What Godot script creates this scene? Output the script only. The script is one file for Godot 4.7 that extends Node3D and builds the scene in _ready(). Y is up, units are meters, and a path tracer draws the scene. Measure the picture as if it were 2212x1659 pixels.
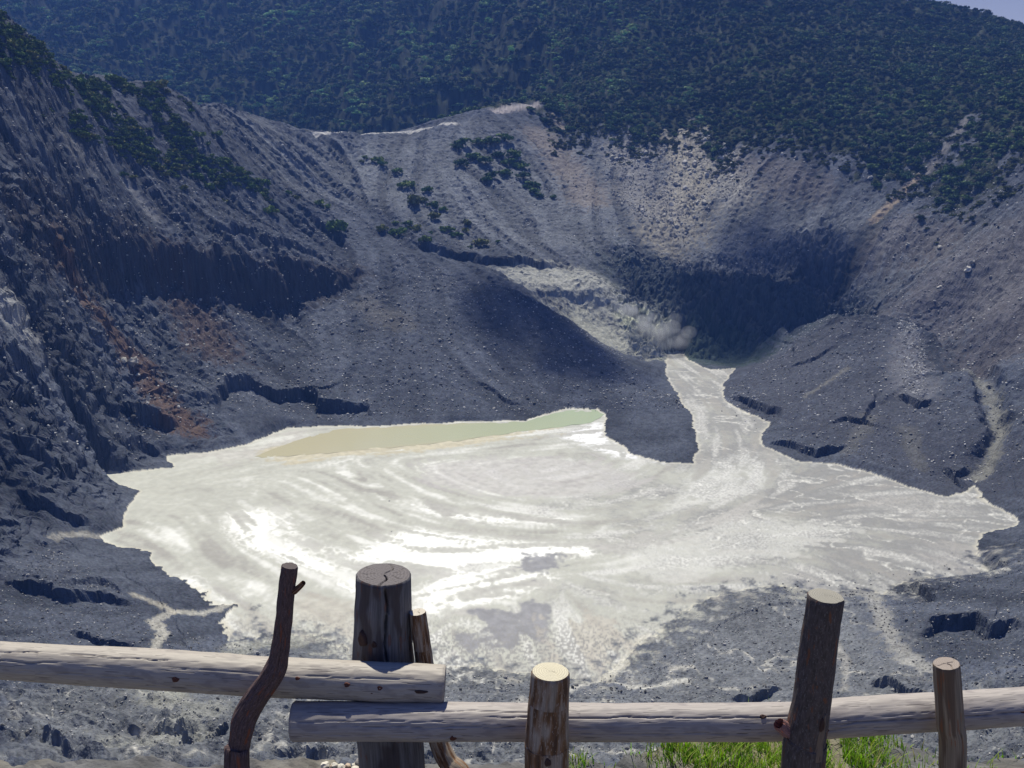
extends Node3D
# A volcanic crater seen from its rim over a log fence. Metres; the camera looks along -z, "distance" below means -z.

const EYE := 130.0

# control points of the relief: x, distance, height in metres
const RELIEF := [
	-264.9, 430, 172.2, -252.9, 400, 128.4, -222.2, 340, 82.6, -189.4, 280, 50.4, -235.5, 485, 173.6, -228.7, 466, 152.3, -221.8, 446, 128.2, -203.7, 402, 98,
	-193.3, 374, 69.1, -182.5, 347, 48.5, -170.6, 317, 23.9, -164.9, 302, 10.1, -235.1, 540, 167.2, -218.1, 497, 128, -205.7, 460, 93.4, -196, 434, 77.6,
	-184.4, 402, 55, -168.1, 358, 28.2, -232.5, 612, 159.2, -215.5, 560, 127.8, -205.4, 528, 104.6, -197.5, 503, 87.7, -194.9, 492, 70.6, -187.3, 468, 53.8,
	-175, 430, 29, -163.2, 395, 11.8, -215.4, 650, 158.3, -199.1, 610, 127.6, -181.5, 545, 84.1, -172.8, 512, 58.6, -162.5, 475, 36.8, -150, 432, 17.9,
	-201.2, 720, 147.4, -173.6, 610, 100.7, -156.9, 543, 69.4, -152.3, 522, 51.1, -138.7, 466, 20.5, -128.9, 428, 8.3, -176.8, 780, 137.8, -153, 665, 98,
	-140.7, 605, 73.6, -131.6, 560, 54.6, -130.4, 552, 42.7, -120.8, 505, 23.7, -150.4, 825, 131.4, -141.9, 775, 116.7, -133.2, 722, 95.3, -112.2, 650, 72.4,
	-107.3, 600, 54.7, -108.2, 572, 44.9, -102.7, 538, 29.6, -95.4, 494, 14, -115.5, 840, 130, -87.7, 755, 100.4, -79.2, 675, 73.2, -77.9, 610, 56.3,
	-75.7, 590, 47.8, -70.1, 540, 29.2, -65.1, 497, 15.7, -81.3, 478, 8.8, -47.2, 480, 9.3, -12.7, 474, 5.2, 5.4, 465, 0.6, -78.9, 462, 3.3,
	-34.6, 462, 3.3, -78.1, 845, 134, -55, 780, 109.8, -35.8, 742, 94.3, -34.2, 706, 77, -32.8, 672, 64.3, -31.4, 640, 55.6, -29, 588, 42.5,
	-27.2, 545, 28.3, -25.3, 503, 14.3, -17.6, 855, 140.7, -2.2, 815, 116.1, 4.8, 757, 86.8, 4.5, 698, 64.9, 4.2, 645, 53.6, 3.8, 585, 37.5,
	3.6, 546, 22.9, 3.4, 510, 10.2, 17.1, 482, 2.6, 25.1, 568, 26.7, 36.1, 528, 11.1, 44.5, 480, 5.5, 57.3, 540, 11.1, 76.1, 545, 4.7,
	79.3, 512, -2.8, 66.7, 440, -1.7, 73.1, 414, -2.3, 29.2, 880, 138, -23.4, 935, 149.4, 1.7, 950, 156.7, 25.1, 955, 158.5, -43.9, 925, 140.8,
	35, 825, 112.3, 50.2, 765, 86.3, 43.2, 702, 64.5, 40.4, 652, 49.7, 12.7, 622, 43.3, 56.9, 630, 39.2, 43.3, 598, 18.4, 83.3, 602, 13.4,
	86.8, 632, 27.1, 59.2, 585, 8.2, 78.3, 665, 45, 115.8, 632, 41.3, 153.4, 618, 43.9, 179, 606, 39.3, 196.9, 584, 26.6, 112, 606, 22.7,
	151.7, 594, 22, 135.3, 578, 2.7, 178.3, 590, 24.1, 118.5, 685, 47.2, 88.8, 705, 64.3, 128.3, 752, 83.7, 98.7, 795, 102.4, 137.5, 815, 116.1,
	94.6, 865, 137.9, 154.2, 875, 145.5, 168.2, 965, 188.4, 192.1, 1120, 267.7, 85.8, 1000, 190.5, 77.1, 1230, 281.2, 170.8, 680, 54.1, 168, 715, 79.6,
	179.4, 772, 110, 198.2, 812, 133.9, 191.9, 644, 52.2, 203.8, 690, 71.9, 210.2, 718, 95.5, 223, 770, 126.9, 253.6, 890, 183.8, 297.2, 1060, 260.3,
	157.3, 560, 12.1, 126.2, 515, 4, 177.4, 560, 25.5, 190.4, 545, 30.4, 208.8, 525, 27, 134.9, 475, 6.8, 169.1, 478, 17.7, 155.7, 436, 10.4,
	130.6, 420, 4.3, 161.5, 395, 5.8, 168.7, 366, 1.8, 186.3, 452, 17.2, 189.1, 412, 12.9, 214, 462, 21.5, 187.6, 390, 9.3, 242.3, 545, 24.4,
	217.6, 585, 29.2, 228.8, 475, 20.8, 209.9, 412, 12.9, 193.6, 382, 6, 188.4, 348, 4.5, 199.3, 372, 13, 212.3, 400, 20.3, 230.9, 440, 30.9,
	253.3, 490, 50.2, 242.4, 520, 37.9, 234.6, 562, 41.1, 249, 602, 57.3, 261.2, 568, 61.4, 284.7, 560, 77.8, 264.8, 648, 84.3, 233.6, 640, 70.3,
	302.7, 602, 101, 324.2, 652, 127.4, 280.9, 695, 112, 305.8, 765, 143.6, 354.8, 900, 195.8, 375.5, 765, 166.5, 436.3, 1050, 249.6, 477.7, 985, 224.3,
	456, 1018, 236.7, 525, 920, 197.3, 371.8, 1075, 259.9, 320.6, 545, 103.8, 265.1, 400, 36.1, 324, 500, 60.3, 418, 1000, 228.2, -722.4, 1500, 314.4,
	-452.9, 1270, 206.8, -526.4, 1500, 314.4, -233.9, 1120, 140.2, -272.7, 1330, 238.4, -300.3, 1480, 311.9, -99.5, 1080, 149.2, -114.2, 1260, 232.7, -125.6, 1400, 302.1,
	-634.1, 1300, 225.1, -26.6, 1330, 293.5, -23, 1130, 198.4, 94.4, 596.7, 0.2, 112.9, 553.5, 0.2, 107.3, 484.5, 0.2, 110.4, 423.6, 0.2, 118.1, 388.8, 0.2,
	150.3, 359.5, 0.2, 180.8, 368.5, 0.2, 176.5, 325.2, 0.2, 151, 303.1, 0.2, 125.1, 279.2, 0.2, 102.7, 270.7, 0.2, 78.7, 272.9, 0.2, 51.7, 259.7, 0.2,
	27.5, 229.4, 0.2, -0.7, 223.8, 0.2, -24.3, 230.6, 0.2, -50, 242, 0.2, -74.2, 240.2, 0.2, -86.2, 260.3, 0.2, -116.9, 298.6, 0.2, -133.5, 319.7, 0.2,
	-149.7, 361.6, 0.2, -136.8, 382.4, 0.2, -113.7, 414.7, 0.2, -65.1, 441, 0.2, 5.2, 450.2, 0.2, 41.6, 470.5, 0.2, 42.4, 425.7, 0.2, 74, 385.9, 0.2,
	84.8, 501.1, 0.2, -74.6, 376.7, -1.5, -18.7, 360.5, -1.5, 25.4, 360.5, -1.5, -63.3, 314.8, -1.5, -14.8, 278.6, -1.5, 27.1, 278.6, -1.5, 77, 314.8, -1.5,
	123.8, 314.8, -1.5, 93.1, 434.3, -1.5, -102.9, 345.6, -1.5, 11.6, 241.5, -1.5, -67.2, 263.2, -1.5, -60, 40, 92, 0, 40, 92, 60, 40, 92,
	-100, 100, 52, 0, 100, 50, 100, 100, 50, -110, 150, 26, -60, 150, 25, 0, 150, 22, 50, 150, 23, 110, 150, 24,
	-190, 200, 26, -130, 200, 17, -90, 200, 9, -40, 200, 6, 10, 200, 4.5, 60, 200, 5, 120, 200, 14, 180, 200, 26,
	-170, 260, 18, -135, 260, 9, 120, 262, 3.5, 160, 262, 13, 190, 262, 20, 200, 300, 18, -60, 185, 12, 100, 185, 14,
	60, 180, 9, -200, 300, 22, -60, 222, 1.8, -90, 235, 2.8, -120, 242, 4, 40, 222, 1.2, 75, 235, 1.8, 100, 240, 3.5,
	165, 648, 41, 200, 632, 34, -40, 985, 95, -250, 950, 85, -450, 880, 90, -650, 800, 100, -500, 700, 125, -310, 610, 152,
	-370, 640, 140, -290, 555, 166, -240, 680, 135, -150, 930, 100, -800, 1650, 330, 0, 1700, 340, -400, 1700, 390, 300, 1400, 250,
	600, 1350, 150, 450, 1250, 190, 800, 1000, 150, 300, 1300, 275, 600, 1000, 185,
]
const MUD_SHORE := [94.4, 596.7, 104, 603.5, 106.8, 571.3, 112.9, 553.5, 128.4, 558.1, 112.8, 520.9, 107.3, 484.5, 112.7, 465.5, 120, 445.5, 110.4, 423.6, 108.1, 410.1, 114.7, 397.3, 118.1, 388.8, 130.8, 387.1, 141.8, 375.6, 150.3, 359.5, 160.2, 349.5, 170.1, 354.4, 180.8, 368.5, 172.9, 348, 174.5, 336.2, 176.5, 325.2, 174.2, 320.5, 159.7, 314.8, 151, 303.1, 147.7, 290.4, 144.1, 277.9, 125.1, 279.2, 117.8, 274.7, 107.7, 267.6, 102.7, 270.7, 93.8, 268.5, 86.9, 270.4, 78.7, 272.9, 67.3, 270.7, 57.9, 264.7, 51.7, 259.7, 42.1, 247.9, 34.2, 240.2, 27.5, 229.4, 20.9, 220.6, 10.8, 222.3, -0.7, 223.8, -8.9, 227.2, -17, 227.2, -24.3, 230.6, -40.9, 230.6, -43, 236.5, -50, 242, -58, 244.5, -66.4, 243.5, -74.2, 240.2, -79.6, 250.6, -79.7, 260.3, -86.2, 260.3, -90.2, 269.2, -108, 283.5, -116.9, 298.6, -127.5, 301.2, -137.7, 311.6, -133.5, 319.7, -136.7, 331.7, -140, 354.4, -149.7, 361.6, -173.4, 377.8, -156.9, 375.6, -136.8, 382.4, -143.6, 397.3, -124.6, 403.6, -113.7, 414.7, -102.7, 438, -88.5, 441, -65.1, 441, -44.2, 444.8, -22.9, 447.8, 5.2, 450.2, 15.3, 461.4, 25.8, 470.5, 41.6, 470.5, 46.3, 460.5, 41.8, 440.2, 42.4, 425.7, 51.6, 399.2, 63.1, 388.2, 74, 385.9, 80.1, 413.4, 84.9, 457.3, 84.8, 501.1, 87.4, 553.5]
# steps in the ground: height, half width, reach, then x and distance along the line; a positive step is higher on its far side
const STEPS := [
	[20.4, 4.1, 24, -199.4, 402, -201.9, 428, -200.6, 446, -198.2, 468, -194.9, 492, -187.3, 502, -173.8, 516, -159.8, 524, -146.2, 536, -126.8, 560, -111.5, 576, -95.1, 592, -85.2, 600],  # long bench cliff
	[5.4, 1.3, 10, -169.7, 546, -155.8, 558, -143.2, 568, -126.7, 588, -113.1, 602],  # upper bench
	[6.8, 1.5, 10, -204, 410, -207.5, 434, -207.1, 464, -204.2, 492],  # upper left ledge
	[6.1, 1.5, 9, -69.8, 642, -46, 638, -16.4, 634, 7.1, 636, 36.8, 640],  # back bench
	[6.8, 6, 12, 6.6, 588, 26.9, 612, 44.3, 616, 64.8, 618, 84.5, 612, 94.9, 602],  # sulphur cliff
	[-8, 3, 13, -67.7, 592, -43, 592, -15.4, 590, 3.8, 586, 22.7, 576, 39.1, 576, 56.1, 582],  # dune crest
	[-8, 3, 12, 106.5, 588, 118.5, 592, 138.2, 594, 157.9, 584, 161.8, 558],  # green mound
	[-6, 4, 16, 87, 660, 101.8, 656, 116.5, 636, 153.8, 620, 179.6, 608, 198.7, 594],  # shaded ridge
	[-14, 5, 24, 132.3, 564, 150.8, 576, 172.4, 578, 190.1, 544, 213.6, 538, 220, 504, 216.2, 462],  # right hill back
	[8.1, 1.4, 7, -147.6, 434, -141.1, 436, -133.6, 438, -132.5, 458, -125.8, 466, -116.2, 462, -107.9, 464, -100.2, 470, -93.7, 458, -85.6, 462, -69.8, 460, -64.1, 450],  # undercut bank
	[-3, 3, 10, -101.7, 478, -80.4, 488, -59.3, 486, -33.5, 480, -14.9, 472, -1.3, 462],  # mound crest
	[2.2, 0.6, 5, -20.1, 490, -10.6, 484, -3.6, 474, 5.4, 470],  # mound crack
	[8.1, 1.4, 8, -168.9, 412, -161, 410, -153.5, 416, -144.1, 414],  # left slab
	[5.4, 1, 7, -160, 386, -154.6, 396, -147.3, 396, -140.2, 392],  # left slab low
	[5.4, 1, 6, -191, 368, -190.6, 376, -188.6, 384],  # left shelf
	[8.1, 1.4, 7, -185, 358, -180.6, 360, -177, 362, -171.9, 360],  # left gash
	[5.4, 1, 6, -181.8, 390, -180.1, 398, -177.1, 400],  # left gash two
	[4.1, 0.7, 6, -172.4, 400, -169, 402, -164.5, 404],  # left gash three
	[5.4, 1, 7, -174.6, 326, -167.5, 330, -160.3, 334, -155.5, 352],  # left low step
	[4.1, 0.8, 6, -165.3, 310, -152.7, 314, -140.8, 314],  # left foot step
	[3.5, 0.6, 5, -143.2, 258, -132, 256, -123.3, 256, -114.8, 260, -105, 258],  # near left crack
	[1.9, 0.4, 4, -127.6, 260, -119.2, 268, -109, 262],  # near left crack two
	[2.2, 0.4, 4, -115.7, 238, -103.7, 232, -94.3, 232],  # near left crack three
	[4.1, 0.7, 6, 110.5, 492, 116.8, 474, 124.7, 452, 125.8, 440],  # right hill bank
	[4.3, 0.8, 6, 109.1, 414, 117.5, 408, 125.2, 394, 140.4, 400],  # right hill foot
	[2.7, 0.6, 6, 139.2, 422, 148.4, 426, 152.6, 420, 170.1, 448],  # right hill cut
	[2.4, 0.6, 5, 144.6, 512, 158.2, 510, 170.1, 518],  # right hill cut two
	[4.1, 0.8, 7, 208.9, 550, 213.9, 532, 217.6, 510],  # right hill notch
	[4.1, 0.8, 6, 177.1, 444, 180.5, 428, 188.4, 430],  # right hill notch two
	[3.4, 0.7, 6, 169.3, 376, 169.8, 364, 181.4, 374],  # right hill cut three
	[5.4, 1, 6, 104.7, 234, 112.9, 238, 117.8, 236, 119.9, 228, 129.1, 230],  # right near cliff
	[3.4, 0.6, 5, 116.1, 274, 118.3, 266, 118.4, 254],  # right near lip
	[3.4, 0.6, 4, 50, 208, 55.3, 208, 58.5, 210, 63.4, 210],  # near right step
	[3, 0.5, 4, 83.8, 210, 87.3, 208, 89.2, 202, 92.6, 198],  # near right step two
	[3.5, 0.6, 4, -46, 160, -40.6, 166, -35.9, 164, -33, 172],  # near bottom step
	[3, 0.5, 4, -61.2, 176, -58.8, 180, -56.6, 182],  # near bottom step two
	[3.4, 0.8, 5, -83.1, 182, -73, 178, -66.1, 174, -63.8, 184],  # near left hollow
	[4.1, 0.9, 6, -94, 172, -83, 162, -71.9, 156],  # near left hollow two
	[-6, 3, 11, 222.9, 488, 209.5, 432, 196.7, 396, 184.8, 380, 173.4, 362],  # hill gully
	[6.8, 2.5, 9, 231.6, 482, 216.8, 428, 202.6, 392, 191.8, 378, 182, 368],  # hill gully bank
	[-4, 2, 9, 188.3, 554, 214, 590, 225.4, 564, 246.3, 566],  # right far gully
]
# ground of another colour: radius, red, green, blue, strength, then x and distance along the middle
const PATCHES := [
	[9, 0.05, 0.046, 0.05, 0.75, -201.2, 418, -199.8, 444, -198.4, 468, -194.3, 490, -187.4, 502, -173.9, 516, -159.3, 522, -145.7, 534, -126.4, 558, -111.2, 574, -92.4, 592],  # brown lava ledge with the shade of the cliff painted in
	[40, 0.055, 0.058, 0.072, 0.75, 144, 492, 157.2, 454, 165.4, 406, 169, 380],  # dark hill ash
	[22, 0.055, 0.058, 0.072, 0.75, 140.5, 534, 174.1, 532, 192.7, 514],  # dark hill ash two
	[8, 0.11, 0.072, 0.055, 0.85, -195.8, 442, -189.5, 448, -180.7, 448, -170, 444, -158.3, 432, -146.7, 420, -137.8, 416],  # brown scree chute
	[15, 0.075, 0.055, 0.05, 0.8, -166.8, 506, -155.7, 498, -147.6, 484],  # brown hollow
	[17, 0.36, 0.36, 0.325, 0.85, 6.9, 620, 33.2, 626, 56.2, 620, 78.9, 614, 89.7, 606],  # sulphur cliffs
	[11, 0.46, 0.48, 0.35, 0.85, 75.6, 610, 94.8, 600],  # fumarole crust
	[13, 0.4, 0.4, 0.34, 0.7, 43.3, 598, 62.4, 590, 88.1, 592],  # fumarole low
	[10, 0.12, 0.115, 0.11, 0.5, -86, 564, -62.7, 542],  # pale dune patch
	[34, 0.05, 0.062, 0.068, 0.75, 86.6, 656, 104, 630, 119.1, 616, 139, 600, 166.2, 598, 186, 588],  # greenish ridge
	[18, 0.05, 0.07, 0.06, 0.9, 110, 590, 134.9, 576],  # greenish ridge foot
	[24, 0.31, 0.285, 0.235, 0.75, 141.8, 844, 139.4, 780, 120.1, 742, 109.3, 712],  # boulder field
	[16, 0.27, 0.26, 0.24, 0.7, 164.2, 802, 165.2, 734],  # boulder field two
	[22, 0.24, 0.23, 0.22, 0.6, 90.9, 826, 96.7, 776, 105.8, 736],  # boulder field three
	[3, 0.3, 0.24, 0.18, 0.8, 274.3, 684, 254.8, 670, 234.3, 656],  # ochre strip
	[3.5, 0.17, 0.16, 0.155, 0.6, 321.6, 730, 293.2, 696, 275, 682],  # landslide scar
	[4, 0.24, 0.2, 0.16, 0.7, 33.6, 894, 42.7, 874],  # tan scar
	[16, 0.21, 0.18, 0.16, 0.6, 24.5, 852, 51.2, 782, 56.2, 750],  # warm back gully
	[7, 0.3, 0.275, 0.28, 0.95, -12.3, 886, 1.6, 900, 19.9, 910],  # bald patch
	[7, 0.36, 0.36, 0.35, 0.7, -195.6, 372, -190.5, 378],  # white scree
	[4, 0.2, 0.2, 0.21, 0.5, -199.5, 536, -190, 534],  # pale scree
	[4, 0.2, 0.2, 0.2, 0.5, -215, 498, -208.9, 514],  # pale scree two
	[4, 0.45, 0.44, 0.42, 0.9, -163.3, 798, -129.6, 834, -77.7, 840, -47.7, 844],  # rim top, its sunlit line painted as pale ground
	[11, 0.2, 0.2, 0.22, 0.4, 205, 508, 194.7, 474, 186.9, 442],  # pale hill side
	[4, 0.13, 0.127, 0.115, 0.4, 157.9, 424, 138.5, 394],  # hill ochre
	[4, 0.13, 0.127, 0.115, 0.4, 167.4, 406, 162, 376],  # hill ochre two
	[2, 0.17, 0.165, 0.15, 0.6, 140.2, 462, 165.9, 482],  # hill streak
	[40, 0.105, 0.095, 0.1, 0.6, 246.8, 560, 264.6, 544, 249.6, 480],  # purple brown slope
	[16, 0.115, 0.1, 0.095, 0.5, 248.1, 632, 232.6, 636, 259.6, 610],  # red shrub ground
	[14, 0.13, 0.115, 0.11, 0.5, 181.5, 734, 212.5, 714, 172.6, 772],  # red shrub ground two
	[3.2, 0.24, 0.235, 0.2, 0.55, 216.2, 462, 212.9, 426, 201.2, 394, 192.7, 380, 180.6, 368],  # gully gravel
	[3.0, 0.36, 0.35, 0.32, 0.5, 103.7, 266, 100.5, 248, 96.9, 232, 96.9, 220, 99, 208],  # stream
	[1.2, 0.3, 0.29, 0.27, 0.6, 84.2, 238, 81.8, 220, 76.1, 206],  # stream two
	[1.6, 0.48, 0.46, 0.4, 0.6, -80.7, 264, -82, 258, -87, 254, -94.7, 254, -97.6, 248, -92.1, 240, -90.6, 230],  # stream left
	[1.2, 0.44, 0.41, 0.34, 0.55, -93.4, 254, -101.8, 260, -107.8, 262],  # stream left two
	[2.2, 0.4, 0.38, 0.33, 0.45, -137, 310, -147.8, 302],  # stream left bank
	[1.5, 0.55, 0.53, 0.46, 0.8, 20.7, 218, 28, 228, 29.4, 236, 36.5, 244],  # stream centre
	[1.2, 0.5, 0.48, 0.42, 0.8, -3.1, 232, -5.5, 236, 2.9, 238, 11.6, 242],  # stream centre two
	[1.3, 0.5, 0.49, 0.45, 0.7, 13.6, 212, 20.7, 218, 31.4, 214, 42, 218],  # stream centre three
	[1.2, 0.48, 0.46, 0.42, 0.7, -20.6, 228, -11.7, 238, -13.5, 250],  # stream centre four
	[3.5, 0.3, 0.3, 0.26, 0.6, -57, 240, -68.2, 236, -73.7, 226, -76.6, 204],  # fan gravel
	[5, 0.28, 0.28, 0.25, 0.5, -81.1, 202, -66.1, 194, -66.7, 176, -76.2, 170],  # fan gravel two
]
const BACK_WALL := [-211.2, 710, -146.4, 802, -76.8, 830, -17.5, 846, 36.5, 864, 142.5, 800, 240.5, 662, 254.5, 618, 288.1, 568, 256.1, 496, 242.7, 584, 207.4, 646, 116.8, 674, 40.7, 656, -32.4, 664, -98.9, 708, -155.6, 678]
const NEAR_FAN := [-24.1, 228, 22, 220, 51.8, 260, 86.1, 270, 105.6, 264, 98.3, 228, 95.1, 204, 116.9, 206, 94.3, 162, -90.8, 156, -108.7, 190, -75.5, 236, -49.7, 240]
# mud of another colour: red, green, blue, strength, then the outline
const MUD_PATCHES := [
	[0.8, 0.8, 0.77, 0.95, -100.8, 331.7, -91, 338.5, -82.8, 331.7, -76.5, 310.8, -62.8, 295.7, -49.4, 285.2, -42.3, 275.4, -46.4, 266.1, -58.7, 281.9, -73.8, 292.1, -88.3, 303.1, -98.8, 318.9],
	[0.8, 0.8, 0.77, 0.9, -84, 337.2, -78.7, 331.7, -70.3, 310.8, -54.5, 299.3, -51, 295.7, -59.8, 295.7, -70.4, 303.8, -77.9, 318.9],
	[0.8, 0.8, 0.77, 0.95, -53.4, 292.1, -44.1, 310.8, -32.5, 318.9, -16.4, 312.8, 6.7, 306.1, 26.3, 303.8, 27.1, 295.7, 6.4, 291.4, -15, 283.5, -30.3, 280.2, -38.2, 286.9],
	[0.82, 0.82, 0.79, 0.95, -29.8, 267.6, -20.6, 281.9, -3.8, 291.4, 7.7, 285.9, 13.1, 278.6, 1.9, 266.1, -13.8, 257.4, -23.9, 254.1],
	[0.8, 0.8, 0.83, 0.9, 19.4, 427.1, 42.1, 451, 43.2, 423.6, 51.1, 398.6, 61.2, 388.2, 43.1, 395.5, 30.7, 412.1],
	[0.82, 0.82, 0.8, 0.75, -39.9, 344.2, -17.4, 332.6, 7.1, 328.2, 26.7, 330.4, 14.9, 320.5, -8.9, 322.2, -30.4, 330.9],
	[0.82, 0.82, 0.8, 0.7, -108.1, 281.9, -94.9, 280.2, -85.7, 267.6, -78.6, 266.1, -82.3, 260.3, -89.8, 267.6],
	[0.6, 0.6, 0.57, 0.5, 73.4, 382.4, 101.4, 406.8, 112.2, 388.2, 91.8, 350.4, 69.4, 340.9, 53, 331.7],
	[0.55, 0.55, 0.52, 0.45, 41.3, 303.1, 79.8, 327.4, 117.4, 318.9, 87.5, 295.7, 48.1, 278.6, 34.8, 285.2],
	[0.22, 0.22, 0.235, 0.95, 3.3, 298.2, 12.4, 295.7, 13.5, 287.9, 6.3, 284.5, 4.2, 288.6],
	[0.2, 0.2, 0.215, 0.95, -11.9, 238.5, -8.4, 251.4, 1.8, 261.7, 11, 260.3, 12.7, 253.3, 8, 244.5, -1.9, 238.5, -10.4, 236],
	[0.36, 0.35, 0.33, 0.7, 30.6, 301.2, 63.3, 325.2, 89.5, 340.9, 80.8, 331.7, 53, 310.8, 34.3, 293.9],
	[0.4, 0.37, 0.32, 0.65, 12.1, 254.6, 24.8, 251.9, 31.2, 241.5, 21.5, 227.2, 13.5, 231.8, 12.9, 244],
	[0.42, 0.4, 0.4, 0.5, -38.9, 388.2, 8.5, 397.3, 36.7, 388.2, 52.6, 365.8, 24.4, 345.6, -9.6, 350.4, -33.3, 365.8],
	[0.4, 0.38, 0.36, 0.5, -132.4, 397.3, -109.3, 413.4, -97.7, 434.3, -87.9, 427.1, -95.2, 403.6, -118.3, 388.2],
	[0.36, 0.34, 0.3, 0.5, -85.9, 254.6, -70.4, 254.6, -58.1, 245.3, -67.5, 242.7, -74.6, 241.5],
	[0.36, 0.35, 0.33, 0.45, 129.6, 355.4, 163, 348, 164.2, 331.7, 141.2, 327.4, 126.4, 340.9],
	[0.3, 0.29, 0.28, 0.5, 137.7, 303.1, 148.1, 299.3, 143.8, 280.2, 127.6, 281.9, 127.4, 292.1],
	[0.32, 0.31, 0.3, 0.4, 69.7, 281.9, 90.5, 285.2, 95, 272.2, 73.7, 274.7, 61.5, 269.2],
	[0.42, 0.375, 0.26, 0.75, -105.4, 397.3, -94, 416.7, -70.3, 420.1, -42.2, 423.6, -1.3, 434.3, 24.5, 445.5, 19.6, 432.9, -11.3, 416.7, -40.3, 403.6, -66.8, 397.3, -91.8, 388.2],
	[0.38, 0.35, 0.3, 0.5, -62.5, 266.1, -45.9, 263.2, -41.3, 241.5, -50.9, 246.6, -62.7, 254.6],
]
const POND := [-100.1, 408.1, -86.1, 428.5, -77.1, 436.5, -60.5, 438.7, -43.9, 442.5, -22.8, 445.5, 5.2, 447.1, 15.2, 457.3, 26, 466.3, 40.1, 466.3, 43.8, 459.7, 36.3, 446.3, 17.7, 437.3, -1.2, 430, -21.5, 420.1, -41.1, 412.1, -60.5, 407.5, -79.2, 401.7, -93.9, 397.9, -105.4, 397.3]
const MUD_FLOW := [
	[93.2, 553.5, 100.4, 482.7, 96.4, 420.1, 82.3, 371.2, 57, 336.2, 23, 323.1, -9.2, 331.7, -35.9, 355.4, -57, 382.4],
	[107.3, 406.8, 86.1, 355.4, 59.7, 323.1, 33.4, 299.3, -0.8, 278.6, -27.6, 266.1],
	[-99.1, 331.7, -82.3, 303.1, -56.7, 278.6, -32.7, 263.2],
	[164.6, 336.2, 130.7, 334, 96, 327.4, 53, 310.8, 36.4, 299.3],
	[101, 224.9, 105.1, 266.1, 99.5, 286.9, 81.5, 301.2, 44.3, 303.1],
	[144.6, 281.9, 134.7, 303.1, 108.9, 316.8, 77, 314.8],
	[-140.4, 355.4, -97, 394.3, -21.2, 413.4, 30, 430.7],
	[19.8, 220.6, 16.2, 236.5, 12.2, 257.4, 13, 275.4],
	[-85.9, 345.6, -52.7, 306.9, -30.4, 295.7, 6.6, 299.3, 29.2, 303.1],
	[-72.6, 365.8, -41.9, 331.7, -16.5, 314.8, 22.2, 310.8, 46.4, 318.9],
	[80.9, 270.7, 52.8, 266.1, 32.7, 266.1, 13.3, 281.9],
]
# single shrubs on the ash slopes: x, distance, width
const SHRUBS := [
	-110.1, 640, 14.7, -146.1, 618, 11.3, -83.2, 656, 9, -73.6, 656, 10.9, -56.7, 644, 10.1, -20.1, 660, 11, -64.6, 666, 9.2, -69.7, 672, 7.4,
	-43.6, 672, 9.3, -37.2, 668, 8, -30.4, 690, 7.6, -52.4, 688, 9.5, -66.6, 708, 12.9, -75.5, 734, 12, -84.6, 758, 8.2, -102.1, 776, 9.1,
	-96, 768, 9, -47, 704, 7.7, -127.8, 672, 8, -123.6, 674, 6.2, -140.4, 660, 6.6, -145.8, 658, 6.6, -157, 650, 7.1, -160.2, 646, 7,
	-168.1, 632, 11.5, -170.7, 620, 6.8, -169.2, 592, 7, -160.5, 628, 6.9, -31.4, 676, 6.2, -55.3, 708, 7.8, -61.4, 724, 9.9, -9.5, 664, 4.3,
	-27.5, 656, 3.6, -77.4, 672, 5.5, -78.5, 654, 5.4, -53.9, 666, 4.9, -111.4, 780, 5.6, -113.8, 772, 4.9, -183.9, 590, 9.1, -188.9, 590, 7,
	-192.7, 586, 6.4, -177.3, 594, 7.6, -197, 584, 6.9, -201.3, 582, 7.9, -178.8, 610, 6.6, -183.4, 608, 7.2, -174.1, 612, 6.1, -194.4, 570, 5.2,
	-185.2, 572, 6.3, -203.7, 558, 6.6, -205.4, 538, 5.4, -201.8, 544, 4.4, -189.9, 624, 8.4, -197.2, 622, 6.1, -185.2, 626, 5.1, -184.7, 646, 7,
	-233.2, 610, 9.2, -219.6, 620, 8.3, -215.8, 638, 10.2, -211.8, 638, 6.2, -197.8, 640, 5.2,
]
const CLUMP_TREES := [
	-38.7, 810, 14.6, -30.7, 790, 15.7, -39, 776, 14, -17, 818, 16.2, -5.9, 824, 14.8, -19.9, 784, 15.6, 1.5, 806, 16, 6.8, 796, 14.4,
	-14.3, 768, 12.6, -19.3, 760, 11.7, -5.6, 778, 12.7, 8.5, 778, 12.7, 15.4, 770, 11.9, 17, 762, 10.4, 20.3, 756, 9, 11.9, 768, 9.1,
	-2.2, 796, 13, -11.2, 802, 13, 30.7, 756, 6.2, -27.9, 816, 12.5, -43.8, 804, 10.9,
]
const THICKET := [-251.5, 495, -242.7, 549, -238.8, 617, -223, 631, -203.4, 645, -191.5, 661, -192.5, 624, -180, 626, -147.4, 666, -149.8, 636, -168.9, 612, -180.9, 588, -199.7, 568, -211.6, 548, -214, 518, -220.3, 498, -222, 474, -239.5, 456]
const FOREST_EDGE := [21.5, 888, 33.1, 878, 40.3, 862, 50.9, 844, 60.6, 866, 75.8, 872, 89, 846, 103.3, 820, 118.4, 838, 130.7, 846, 144.5, 862, 155.9, 838, 157.2, 792, 168.3, 786, 177.6, 798, 198.3, 796, 218.6, 766, 232.9, 744, 247, 736, 246.7, 702, 248, 686, 264.6, 682, 279.2, 690, 304.4, 718, 320, 730, 323.7, 720, 305.1, 696, 282.5, 674, 266.3, 648, 268.7, 628, 280.2, 630, 292.6, 628, 309.8, 638, 318.3, 638, 330.2, 598]
const STEAM := [96.2, 600, 5, 101.7, 600, 7.6, 90.7, 602, 8.4, 82.2, 604, 14.8, 95.2, 604, 9.9]
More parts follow.
